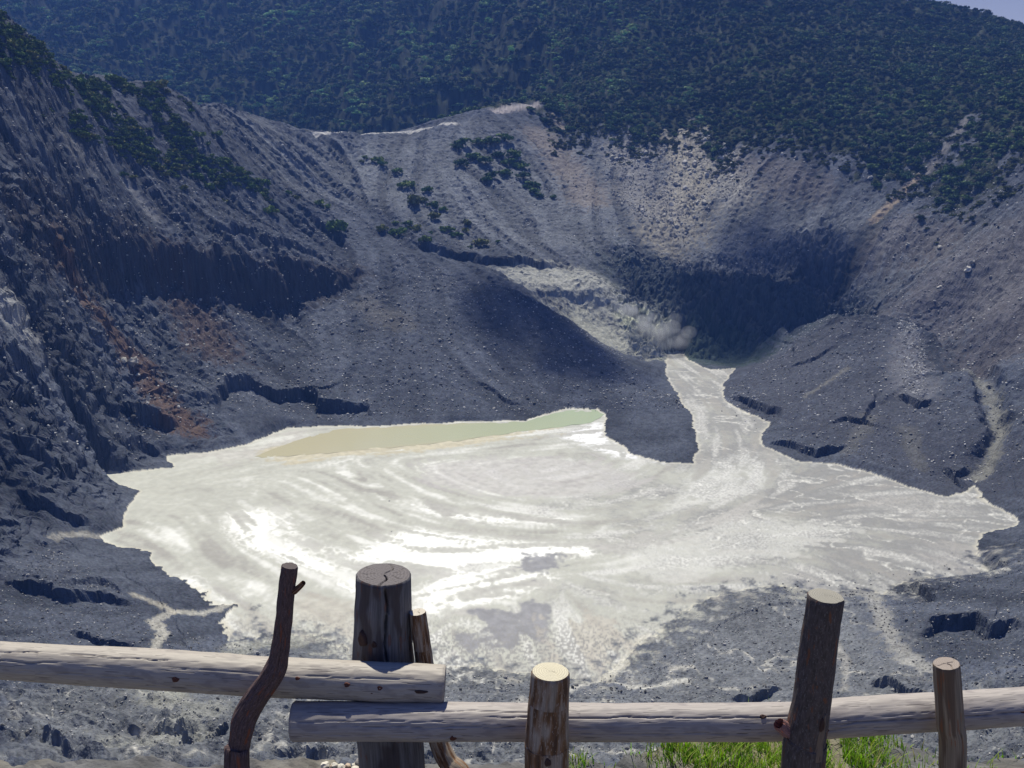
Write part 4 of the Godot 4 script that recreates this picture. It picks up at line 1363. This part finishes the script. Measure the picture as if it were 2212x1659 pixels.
	# where the bark has come off
	var bare := bare_patch(line, front, 0.25, 0.46, 0.42, 0.30)
	put("bare_wood", bare, wood_material(0, 2.0, 0.8, lin(0.5, 0.42, 0.36)), post)
	add_knot(post, line, front, 0.415, 0.38, 0.022, 0.008, dark_knot, 3.0)
	line = longer(POST_THIN, 0.35)
	body = log_mesh(line, front, 8, [[0.45, 0.35, 0.85, 0.006, 0.12], [0.0, 0.3, 0.7, 0.003, 0.08], [-0.6, 0.5, 0.95, 0.002, 0.06]], [], 0.04)
	post = put("post", body, wood_material(3, 1.1, 0.75, Color(1.35, 1.25, 1.1)), fence)
	post.set_meta("label", "thin upright brown-grey post nearest the fence end")
	put("cut_end", end_mesh(body, true, [[0.4, 0.006, 0.08, 0.0], [2.0, 0.004, 0.06, 0.0], [-1.6, 0.004, 0.06, 0.0]]), wood_material(4, 1.0, 0.9, lin(0.33, 0.28, 0.25)), post)
	line = longer(STAKE, 0.35)
	body = log_mesh(line, front, 9, [[0.2, 0.5, 0.9, 0.003, 0.1], [-0.3, 0.3, 0.55, 0.004, 0.12]], [[0.60, 0.7, 0.008, 0.03, 0.7], [0.33, -1.4, 0.010, 0.03, 0.6]], 0.16)
	post = put("stake", body, wood_material(2, 1.6, 0.75, Color(1.1, 1.0, 1.0)), fence)
	post.set_meta("label", "crooked dark branch used as a stake before the upper rail")
	put("cut_end", end_mesh(body, true, []), wood_material(4, 1.0, 0.9, lin(0.12, 0.10, 0.10)), post)
	put("twig", log_mesh(STAKE_TWIG, Vector3.UP, 10, [], [], 0.1, 600.0), wood_material(1, 2.0, 0.8, lin(0.7, 0.55, 0.5)), post)


func bare_patch(line: Array, up: Vector3, from: float, to: float, a0: float, half: float) -> ArrayMesh:
	# a tongue of bare wood a few millimetres proud of the bark's hollow
	var st := SurfaceTool.new()
	st.begin(Mesh.PRIMITIVE_TRIANGLES)
	var rows := 24
	var cols := 12
	for r in rows + 1:
		var f := r / float(rows)
		var wide := half * sqrt(clampf(1.0 - f * f, 0.0, 1.0)) * (1.0 + 0.15 * sin(f * 13.0))
		for c in cols + 1:
			var g := c / float(cols) * 2.0 - 1.0
			var place := on_log(line, up, lerpf(from, to, f), a0 + g * wide + 0.1 * f)
			st.set_uv(Vector2(0.3 + 0.1 * g, f * 0.2))
			st.add_vertex(place.origin + place.basis.z * (0.004 - 0.006 * g * g))
	for r in rows:
		for c in cols:
			var k := r * (cols + 1) + c
			for q in [k, k + cols + 1, k + 1, k + 1, k + cols + 1, k + cols + 2]:
				st.add_index(q)
	st.generate_normals()
	return st.commit()


# ---------------------------------------------------------------- plants
func crown_mesh(seed: int, cards: int, flat: float, clumps: int, leaf: float) -> ArrayMesh:
	# leaf clusters round several limbs' ends, unit radius, base at y 0
	var r := RandomNumberGenerator.new()
	r.seed = seed
	var st := SurfaceTool.new()
	st.begin(Mesh.PRIMITIVE_TRIANGLES)
	var heads: Array = []
	for i in clumps:
		var a := r.randf() * TAU
		var q := sqrt(r.randf()) * 0.72
		var y := (0.35 + r.randf() * 0.62) * (1.0 - q * q * 0.7)
		heads.append([Vector3(cos(a) * q, y * 2.0 * flat, sin(a) * q), r.randf_range(0.26, 0.46)])
	for i in cards:
		var hd: Array = heads[i % clumps]
		var out := Vector3(r.randfn(), r.randfn() * 0.9 + 0.25, r.randfn()).normalized()
		var p: Vector3 = hd[0] + out * hd[1] * r.randf_range(0.55, 1.1) * Vector3(1, flat, 1)
		p.y = maxf(p.y, 0.02)
		var n := (out + Vector3(r.randfn(), r.randfn(), r.randfn()) * 0.55).normalized()
		var t := n.cross(Vector3(r.randfn(), r.randfn(), r.randfn())).normalized()
		var b := n.cross(t)
		var s := leaf * r.randf_range(0.6, 1.3)
		var tone := r.randf_range(0.65, 1.35)
		var c := Color(tone * r.randf_range(0.9, 1.15), tone, tone * r.randf_range(0.8, 1.1))
		var q0 := p - t * s
		var q1 := p + b * s * 0.75
		var q2 := p + t * s + n * s * 0.3
		var q3 := p - b * s * 0.75
		for v in [q0, q1, q2, q0, q2, q3]:
			st.set_color(c)
			st.add_vertex(v)
	return st.commit()


func trunk_mesh(seed: int, tall: float) -> ArrayMesh:
	var r := RandomNumberGenerator.new()
	r.seed = seed
	var st := SurfaceTool.new()
	st.begin(Mesh.PRIMITIVE_TRIANGLES)
	limb(st, Vector3(0, -0.3, 0), Vector3(r.randf_range(-0.08, 0.08), tall, r.randf_range(-0.08, 0.08)), 0.075, 0.035)
	for i in 4:
		var a := TAU * (i + r.randf()) / 4.0
		limb(st, Vector3(0, tall * r.randf_range(0.45, 0.8), 0), Vector3(cos(a) * 0.5, tall * r.randf_range(0.9, 1.35), sin(a) * 0.5), 0.035, 0.012)
	return st.commit()


func limb(st: SurfaceTool, a: Vector3, b: Vector3, ra: float, rb: float) -> void:
	var t := (b - a).normalized()
	var n := t.cross(Vector3(0.3, 0.1, 0.95)).normalized()
	var bb := t.cross(n)
	for i in 6:
		var e0 := n * cos(TAU * i / 6.0) + bb * sin(TAU * i / 6.0)
		var e1 := n * cos(TAU * (i + 1) / 6.0) + bb * sin(TAU * (i + 1) / 6.0)
		for v in [a + e0 * ra, b + e0 * rb, a + e1 * ra, a + e1 * ra, b + e0 * rb, b + e1 * rb]:
			st.set_color(Color(1, 1, 1))
			st.add_vertex(v)


func leaf_material(r: float, g: float, b: float) -> StandardMaterial3D:
	var m := mat(r, g, b, 0.75, 0.25)
	m.vertex_color_use_as_albedo = true
	m.backlight_enabled = true
	m.backlight = Color(0.3, 0.36, 0.15)
	m.cull_mode = BaseMaterial3D.CULL_DISABLED
	return m


func in_frame(p: Vector3) -> bool:
	var c := deg_to_rad(14.0)
	var y := p.y - EYE
	var depth := -p.z * cos(c) - y * sin(c)
	var v := (y * cos(c) - p.z * sin(c)) / depth
	return absf(p.x / depth) < 0.52 and v < 0.39


func build_vegetation() -> void:
	var tones := [leaf_material(0.07, 0.125, 0.032), leaf_material(0.10, 0.16, 0.045), leaf_material(0.05, 0.09, 0.036)]
	var bark := mat(0.045, 0.04, 0.033)
	var crowns: Array = []
	var trunks: Array = []
	for i in 4:
		crowns.append(crown_mesh(100 + i, 260, 0.42, 9, 0.16))
		trunks.append(trunk_mesh(120 + i, 0.75))
	# where the trees stand
	var spots: Array = []
	var step := 6.2
	var d := 580.0
	while d < 1330.0:
		var x := 20.0
		while x < minf(0.62 * d, 640.0):
			var q := Vector2(x + rng.randf_range(-2.6, 2.6), d + rng.randf_range(-2.6, 2.6))
			if in_forest(q) and not near_bald(q.x, q.y) and absf(q.x) < q.y * 0.62:
				var big := 1.0 + 0.55 * noise_a.get_noise_2d(q.x * 1.3, q.y * 1.3)
				spots.append([q.x, q.y, rng.randf_range(2.7, 4.6) * big])
			x += step
		d += step
	d = 897.0
	while d < 1690.0:
		var x := -0.62 * d
		while x < 60.0:
			var q := Vector2(x + rng.randf_range(-4, 4), d + rng.randf_range(-4, 4))
			if (q.y > 988.0 or q.x > -75.0) and not in_forest(q) and not near_bald(q.x, q.y):
				var gap := noise_a.get_noise_2d(q.x * 0.7 + 500.0, q.y * 0.35)
				var big := 1.0 + 0.5 * noise_a.get_noise_2d(q.x * 0.8, q.y * 0.8)
				if gap > -0.42:
					spots.append([q.x, q.y, rng.randf_range(3.8, 7.0) * big])
				elif rng.randf() < 0.6:
					spots.append([q.x, q.y, rng.randf_range(2.4, 3.6)])
			x += 9.4
		d += 9.4
	# the largest in view are trees of their own
	var placed: Array = []
	for s in spots:
		var p := spot(s[0], s[1], -0.25)
		placed.append([s[2] / s[1] if in_frame(p) and s[1] < 960.0 else 0.0, p, s[2]])
	placed.sort_custom(func(a, b): return a[0] > b[0])
	var mine: Array = []
	for i in placed.size():
		var it: Array = placed[i]
		var turn := rng.randf() * TAU
		var basis := Basis(Vector3.UP, turn) * Basis.from_scale(Vector3.ONE * it[2] * Vector3(1, rng.randf_range(0.85, 1.25), 1))
		if i < 270:
			var o := Node3D.new()
			o.name = numbered("forest_tree")
			add_child(o)
			o.position = it[1]
			o.basis = basis
			put("trunk", trunks[i % 4], bark, o)
			put("crown", crowns[(i * 7) % 4], tones[(i * 5) % 3], o)
			var low: bool = it[1].y < 128.0
			var at_right: bool = it[1].x > 285.0 and it[1].z > -720.0
			var look: String = ["deep green", "light green", "blue-green"][(i * 5) % 3]
			var size := "large" if it[2] > 5.0 else "small"
			var where := "beside the landslide scar" if at_right else "above the rockfall" if it[1].x < 140.0 else "above the shaded gully" if it[1].x < 215.0 else "above the ochre strip"
			var row := "at the ragged lower edge of the forest" if low else "high in the forest"
			tag(o, "%s %s tree %s %s" % [size, look, row, where], "tree", "forest trees " + where)
		else:
			mine.append([Transform3D(basis, it[1]), i])
	for k in 4:
		var st := SurfaceTool.new()
		st.begin(Mesh.PRIMITIVE_TRIANGLES)
		st.append_from(crowns[k], 0, Transform3D())
		var whole := st.commit()
		st = SurfaceTool.new()
		st.begin(Mesh.PRIMITIVE_TRIANGLES)
		st.append_from(trunks[k], 0, Transform3D())
		st.commit(whole)
		var mm := MultiMesh.new()
		mm.transform_format = MultiMesh.TRANSFORM_3D
		mm.use_colors = true
		mm.mesh = whole
		whole.surface_set_material(0, leaf_material(0.068, 0.115, 0.05))
		whole.surface_set_material(1, bark)
		var sub: Array = []
		for i in range(k, mine.size(), 4):
			sub.append(mine[i])
		mm.instance_count = sub.size()
		for i in sub.size():
			var xf: Transform3D = sub[i][0]
			mm.set_instance_transform(i, xf)
			var v := noise_a.get_noise_2d(xf.origin.x * 1.2, xf.origin.z * 1.2)
			var g := (0.55 + 0.85 * rng.randf() ** 2.0) * (1.0 + 1.1 * v)
			var glade := smoothstep(0.1, 0.3, noise_a.get_noise_2d(xf.origin.x * 0.9 + 700.0, xf.origin.z * 0.3)) * (1.0 if xf.origin.x < 160.0 else 0.0)
			g *= 1.0 + 1.3 * glade
			mm.set_instance_color(i, Color(g * rng.randf_range(0.85, 1.35), g * rng.randf_range(0.95, 1.1), g * rng.randf_range(0.8, 1.1)))
		var o := MultiMeshInstance3D.new()
		o.name = "distant_forest"
		o.multimesh = mm
		add_child(o, true)
		o.set_meta("kind", "stuff")
		o.set_meta("label", "hazy green forest covering the mountain slopes behind the crater")
		o.set_meta("category", "forest")
	print("trees ", placed.size())
	# shrubs
	var bush: Array = []
	for i in 4:
		bush.append(crown_mesh(200 + i, 200, 0.36, 8, 0.17))
	var green := [leaf_material(0.09, 0.15, 0.03), leaf_material(0.12, 0.17, 0.035), leaf_material(0.07, 0.115, 0.03), leaf_material(0.14, 0.15, 0.045)]
	for i in SHRUBS.size() / 3:
		var x: float = SHRUBS[i * 3]
		var dd: float = SHRUBS[i * 3 + 1]
		var o := shrub(x, dd, SHRUBS[i * 3 + 2] * 0.6, bush, green)
		if i == 0:
			tag(o, "largest dark green shrub standing alone on the ash slope above the central dune", "shrub", "shrubs dotted on the ash slope")
		elif i == 1:
			tag(o, "dark conical shrub alone at the foot of the gullied rim slope", "shrub", "shrubs dotted on the ash slope")
		elif dd > 640.0 and x > -100.0:
			tag(o, "small round green shrub on the grey bench below the back rim", "shrub", "shrubs on the bench below the back rim")
		else:
			tag(o, "%s shrub growing in a gully of the ash slope below the rim" % ["small green" if SHRUBS[i * 3 + 2] < 6.0 else "larger green"], "shrub", "shrubs in the gullies of the rim slope")
	for i in CLUMP_TREES.size() / 3:
		var o := Node3D.new()
		o.name = numbered("clump_tree")
		add_child(o)
		o.position = spot(CLUMP_TREES[i * 3], CLUMP_TREES[i * 3 + 1], -0.2)
		o.basis = Basis(Vector3.UP, i * 2.4) * Basis.from_scale(Vector3.ONE * CLUMP_TREES[i * 3 + 2] * 0.5)
		put("trunk", trunks[i % 4], bark, o)
		put("crown", crowns[i % 4], tones[i % 3], o)
		tag(o, "%s tree in the isolated clump clinging to the back wall, %s" % [["deep green", "light green", "blue-green"][i % 3], "upper part" if i < 10 else "lower tail"], "tree", "trees of the clump on the back wall")
	scrub("rim_scrub", 1500, bush, 1.0, 2.6, Color(0.95, 1.0, 0.9), func(q: Vector2) -> bool: return Geometry2D.is_point_in_polygon(q, thicket) and field(gully, q.x, q.y) + 1.2 * noise_a.get_noise_2d(q.x * 2.0, q.y) < 0.06, Rect2(-290, 470, 140, 215), "low green scrub between the shrubs along the rim crest")
	scrub("forest_edge_scrub", 1500, bush, 0.7, 2.4, Color(0.95, 0.75, 0.7), func(q: Vector2) -> bool: return not in_forest(q) and (in_forest(q + Vector2(0, 26)) or in_forest(q + Vector2(0, 12))) and noise_b.get_noise_2d(q.x * 0.5, q.y * 0.3) > -0.05, Rect2(30, 560, 420, 360), "brownish scrub thinning out below the forest edge")
	var box := Rect2(thicket[0], Vector2.ZERO)
	for q in thicket:
		box = box.expand(q)
	var made := 0
	while made < 225:
		var q := Vector2(rng.randf_range(box.position.x, box.end.x), rng.randf_range(box.position.y, box.end.y))
		if Geometry2D.is_point_in_polygon(q, thicket) and field(gully, q.x, q.y) + 1.2 * noise_a.get_noise_2d(q.x * 2.0, q.y) < 0.06:
			var r := rng.randf_range(1.7, 4.2)
			var o := shrub(q.x, q.y, r, bush, green)
			var tone: String = ["mid green", "bright green", "dark green", "olive"][green.find(o.material_override)]
			var where := "at the lower tip of the rim thicket" if q.y > 610.0 else "in the middle of the rim thicket" if q.y > 550.0 else "high in the rim thicket near the crest"
			tag(o, "%s %s shrub %s" % ["large" if r > 3.3 else "medium" if r > 2.5 else "small", tone, where], "shrub", "shrubs " + where)
			made += 1


func scrub(called: String, count: int, bush: Array, least: float, most: float, tint: Color, grows: Callable, box: Rect2, label: String) -> void:
	var mm := MultiMesh.new()
	mm.transform_format = MultiMesh.TRANSFORM_3D
	mm.use_colors = true
	var m := leaf_material(0.085, 0.12, 0.035)
	var shape: ArrayMesh = bush[1].duplicate()
	shape.surface_set_material(0, m)
	mm.mesh = shape
	var places: Array = []
	for i in count * 30:
		var q := Vector2(rng.randf_range(box.position.x, box.end.x), rng.randf_range(box.position.y, box.end.y))
		if grows.call(q):
			places.append(q)
			if places.size() == count:
				break
	mm.instance_count = places.size()
	for i in places.size():
		var r := rng.randf_range(least, most)
		mm.set_instance_transform(i, Transform3D(Basis(Vector3.UP, rng.randf() * TAU) * Basis.from_scale(Vector3(r, r * rng.randf_range(0.8, 1.3), r)), spot(places[i].x, places[i].y, -0.1 * r)))
		var t := rng.randf_range(0.6, 1.3)
		mm.set_instance_color(i, Color(t * tint.r, t * tint.g, t * tint.b))
	var o := MultiMeshInstance3D.new()
	o.name = called
	o.multimesh = mm
	add_child(o)
	o.set_meta("kind", "stuff")
	o.set_meta("label", label)


func shrub(x: float, d: float, r: float, bush: Array, green: Array) -> MeshInstance3D:
	var n := rng.randi()
	var o := put(numbered("shrub"), bush[n % 4], green[(n / 7) % 4])
	o.position = spot(x, d, -0.12 * r)
	o.basis = Basis(Vector3.UP, rng.randf() * TAU) * Basis.from_scale(Vector3(r, r * rng.randf_range(0.9, 1.25), r))
	return o


# ---------------------------------------------------------------- rocks
func rock_mesh(seed: int, level: int, bumpy: float) -> ArrayMesh:
	var n := FastNoiseLite.new()
	n.seed = seed
	n.frequency = 0.9
	var t := (1.0 + sqrt(5.0)) / 2.0
	var v: Array = []
	for p in [[-1, t, 0], [1, t, 0], [-1, -t, 0], [1, -t, 0], [0, -1, t], [0, 1, t], [0, -1, -t], [0, 1, -t], [t, 0, -1], [t, 0, 1], [-t, 0, -1], [-t, 0, 1]]:
		v.append(Vector3(p[0], p[1], p[2]).normalized())
	var f := [[0, 11, 5], [0, 5, 1], [0, 1, 7], [0, 7, 10], [0, 10, 11], [1, 5, 9], [5, 11, 4], [11, 10, 2], [10, 7, 6], [7, 1, 8], [3, 9, 4], [3, 4, 2], [3, 2, 6], [3, 6, 8], [3, 8, 9], [4, 9, 5], [2, 4, 11], [6, 2, 10], [8, 6, 7], [9, 8, 1]]
	var tris: Array = []
	for q in f:
		tris.append([v[q[0]], v[q[1]], v[q[2]]])
	for l in level - 1:
		var next: Array = []
		for q in tris:
			var a: Vector3 = ((q[0] + q[1]) * 0.5).normalized()
			var b: Vector3 = ((q[1] + q[2]) * 0.5).normalized()
			var c: Vector3 = ((q[2] + q[0]) * 0.5).normalized()
			next.append_array([[q[0], a, c], [a, q[1], b], [c, b, q[2]], [a, b, c]])
		tris = next
	var st := SurfaceTool.new()
	st.begin(Mesh.PRIMITIVE_TRIANGLES)
	st.set_smooth_group(-1 if level < 3 else 0)
	for q in tris:
		for p in q:
			var k: float = 1.0 + bumpy * 1.6 * n.get_noise_3dv(p) + bumpy * 0.6 * n.get_noise_3dv(p * 2.7)
			st.add_vertex(p * k)
	st.generate_normals()
	return st.commit()


func build_rocks() -> void:
	var shapes: Array = []
	for i in 4:
		shapes.append(rock_mesh(50 + i, 2, 0.42))
	var stone := [mat(0.36, 0.345, 0.31), mat(0.46, 0.44, 0.40), mat(0.27, 0.26, 0.25)]
	var rockfall := outline(ROCKFALL)
	for i in BOULDERS.size() / 3:
		var x: float = BOULDERS[i * 3]
		var d: float = BOULDERS[i * 3 + 1]
		var s: float = BOULDERS[i * 3 + 2] * 0.5
		var o := put(numbered("boulder"), shapes[i % 4], stone[i % 3])
		place_rock(o, x, d, s)
		if i >= BOULDERS.size() / 3 - 2:
			tag(o, "larger pale broken slab beside the brown scree chute" if i == BOULDERS.size() / 3 - 2 else "smaller pale rock beside the brown scree chute", "rock")
		elif Geometry2D.is_point_in_polygon(Vector2(x, d), rockfall):
			tag(o, "prominent %s boulder in the rockfall below the forest edge" % ["tan", "whitish", "grey"][i % 3], "rock", "boulders of the rockfall")
		else:
			tag(o, "lone pale boulder lying out on the upper crater slope", "rock", "boulders strewn on the upper slopes")
	var box := Rect2(rockfall[0], Vector2.ZERO)
	for q in rockfall:
		box = box.expand(q)
	var made := 0
	while made < 240:
		var q := Vector2(rng.randf_range(box.position.x, box.end.x), rng.randf_range(box.position.y, box.end.y))
		if Geometry2D.is_point_in_polygon(q, rockfall) and noise_a.get_noise_2d(q.x * 2.0, q.y * 0.9) > -0.1:
			var o := put(numbered("boulder"), shapes[made % 4], stone[(made / 3) % 3])
			var s := rng.randf_range(0.7, 1.5) + (1.0 if rng.randf() < 0.12 else 0.0)
			place_rock(o, q.x, q.y, s)
			var where := "at the top of the rockfall under the forest" if q.y > 800.0 else "in the middle of the rockfall" if q.y > 745.0 else "at the foot of the rockfall"
			tag(o, "%s %s boulder %s" % ["big" if s > 1.7 else "mid-sized" if s > 1.1 else "small", ["tan", "whitish", "grey"][(made / 3) % 3], where], "rock", "boulders " + where)
			made += 1
	# stones nobody could count
	var fields := [
		["scattered_stones", 3200, rockfall, 0.3, 0.8, 0.34],
		["slope_gravel", 14000, PackedVector2Array([Vector2(-230, 320), Vector2(-270, 560), Vector2(-60, 620), Vector2(60, 560), Vector2(90, 470), Vector2(-20, 452), Vector2(-120, 440), Vector2(-150, 400), Vector2(-160, 330)]), 0.14, 0.62, 0.42],
		["pale_stones", 600, outline(PALE_HILLSIDE), 0.25, 0.7, 0.55],
		["hill_gravel", 7000, PackedVector2Array([Vector2(95, 480), Vector2(150, 560), Vector2(270, 680), Vector2(330, 640), Vector2(215, 380), Vector2(180, 350), Vector2(120, 400)]), 0.14, 0.62, 0.44],
		["slope_stones", 800, PackedVector2Array([Vector2(-190, 380), Vector2(-230, 520), Vector2(-60, 600), Vector2(60, 540), Vector2(90, 470), Vector2(-20, 456), Vector2(-120, 446), Vector2(-150, 400)]), 0.5, 1.2, 0.3],
		["hill_stones", 500, PackedVector2Array([Vector2(95, 480), Vector2(150, 560), Vector2(270, 680), Vector2(330, 640), Vector2(215, 380), Vector2(180, 350), Vector2(120, 400)]), 0.5, 1.1, 0.3],
		["near_stones", 1600, PackedVector2Array([Vector2(-125, 165), Vector2(-150, 300), Vector2(-95, 245), Vector2(-30, 222), Vector2(30, 222), Vector2(90, 285), Vector2(130, 290), Vector2(165, 280), Vector2(110, 165)]), 0.2, 0.6, 0.24],
		["rim_gravel", 5000, PackedVector2Array([Vector2(-240, 520), Vector2(-230, 620), Vector2(-140, 780), Vector2(60, 800), Vector2(330, 720), Vector2(380, 640), Vector2(100, 660), Vector2(-60, 640)]), 0.22, 0.85, 0.4],
		["near_gravel", 16000, PackedVector2Array([Vector2(-125, 165), Vector2(-150, 300), Vector2(-95, 245), Vector2(-30, 222), Vector2(30, 222), Vector2(90, 285), Vector2(130, 290), Vector2(165, 280), Vector2(110, 165)]), 0.08, 0.32, 0.34],
	]
	for fl in fields:
		var poly: PackedVector2Array = fl[2]
		var b := Rect2(poly[0], Vector2.ZERO)
		for q in poly:
			b = b.expand(q)
		var mm := MultiMesh.new()
		mm.transform_format = MultiMesh.TRANSFORM_3D
		mm.use_colors = true
		var m := mat(fl[5], fl[5] * 0.98, fl[5] * 0.95)
		m.vertex_color_use_as_albedo = true
		var shape := rock_mesh(70, 1, 0.5)
		shape.surface_set_material(0, m)
		mm.mesh = shape
		mm.instance_count = fl[1]
		var n := 0
		while n < fl[1]:
			var q := Vector2(rng.randf_range(b.position.x, b.end.x), rng.randf_range(b.position.y, b.end.y))
			if not Geometry2D.is_point_in_polygon(q, poly):
				continue
			var sd := shore_distance(q.x, q.y)
			if sd < 0.5 and rng.randf() > 0.12:
				continue
			var s: float = fl[3] + (fl[4] - fl[3]) * rng.randf() ** 3.0
			var p := Vector3(q.x, ground(q.x, q.y, sd) + s * 0.25, -q.y)
			mm.set_instance_transform(n, Transform3D(Basis.from_euler(Vector3(rng.randf() * TAU, rng.randf() * TAU, 0)) * Basis.from_scale(Vector3(s, s * 0.7, s * 0.85)), p))
			var t := 0.2 + 1.3 * rng.randf() ** 1.6
			mm.set_instance_color(n, Color(t, t, t))
			n += 1
		var o := MultiMeshInstance3D.new()
		o.name = fl[0]
		o.multimesh = mm
		add_child(o)
		o.set_meta("kind", "stuff")


func place_rock(o: Node3D, x: float, d: float, s: float) -> void:
	o.position = spot(x, d, s * 0.2)
	o.basis = Basis.from_euler(Vector3(rng.randf() * 0.6, rng.randf() * TAU, rng.randf() * 0.6)) * Basis.from_scale(Vector3(s, s * rng.randf_range(0.55, 0.85), s * rng.randf_range(0.7, 1.0)))


# ---------------------------------------------------------------- steam
func build_steam() -> void:
	var o := Node3D.new()
	o.name = "steam"
	add_child(o)
	tag(o, "white steam rising from the sulphur vent at the head of the mud channel", "steam")
	for i in 70:
		var k := i % 5
		var f := FogVolume.new()
		f.name = "puff"
		f.shape = RenderingServer.FOG_VOLUME_SHAPE_ELLIPSOID
		var r := rng.randf_range(4.0, 9.0)
		f.size = Vector3(r * 1.3, r, r * 1.3)
		var m := FogMaterial.new()
		m.albedo = Color(0.97, 0.98, 1.0)
		m.density = rng.randf_range(0.012, 0.035)
		f.material = m
		o.add_child(f, true)
		var rise := rng.randf() ** 1.5 * 13.0
		f.position = Vector3(STEAM[k * 3] + rng.randfn() * 6.0 - rise * 0.7, STEAM[k * 3 + 2] + rise, -STEAM[k * 3 + 1] + rng.randfn() * 6.0)


# ---------------------------------------------------------------- grass on the ledge
func build_grass() -> void:
	var st := SurfaceTool.new()
	st.begin(Mesh.PRIMITIVE_TRIANGLES)
	var count := 0
	while count < 3600:
		var x := rng.randf_range(0.14, 1.75)
		var thick := smoothstep(0.42, 0.6, x) * (1.0 - smoothstep(1.1, 1.45, x)) + 0.12
		if x > 0.14 and x < 0.26:
			thick = 0.45
		if rng.randf() > thick:
			continue
		var d := ledge_lip(x) - rng.randf_range(-0.03, 0.32)
		if noise_b.get_noise_2d(x * 40.0, d * 40.0) < -0.22:
			continue
		count += 1
		var dry := rng.randf() < 0.22
		var c := Color(0.40, 0.35, 0.14) if dry else Color(0.17, 0.32, 0.025).lerp(Color(0.36, 0.46, 0.06), rng.randf())
		c *= rng.randf_range(0.7, 1.15)
		var tall := rng.randf_range(0.03, 0.085) * (0.55 + 0.6 * thick) + (0.07 if rng.randf() < 0.05 else 0.0)
		var a := rng.randf() * TAU
		var lean := Vector3(cos(a), 0, sin(a)) * tall * rng.randf_range(0.15, 0.75)
		var side := Vector3(-sin(a), 0, cos(a)) * rng.randf_range(0.0012, 0.0028)
		var p := Vector3(x, ledge_height(x, d) - 0.004, -d)
		var prev_a := p - side
		var prev_b := p + side
		for k in range(1, 5):
			var f := k / 4.0
			var q := p + Vector3.UP * tall * (f - 0.18 * f * f) + lean * f * f
			var s := side * (1.0 - f * f)
			for v in [prev_a, q - s, prev_b, prev_b, q - s, q + s]:
				st.set_color(c)
				st.add_vertex(v)
			prev_a = q - s
			prev_b = q + s
	st.generate_normals()
	var m := StandardMaterial3D.new()
	m.vertex_color_use_as_albedo = true
	m.roughness = 0.6
	m.backlight_enabled = true
	m.backlight = Color(0.7, 0.9, 0.3)
	m.cull_mode = BaseMaterial3D.CULL_DISABLED
	var o := put("grass", st.commit(), m)
	o.set_meta("kind", "stuff")
	o.set_meta("label", "bright green and straw grass growing along the ledge behind the fence")
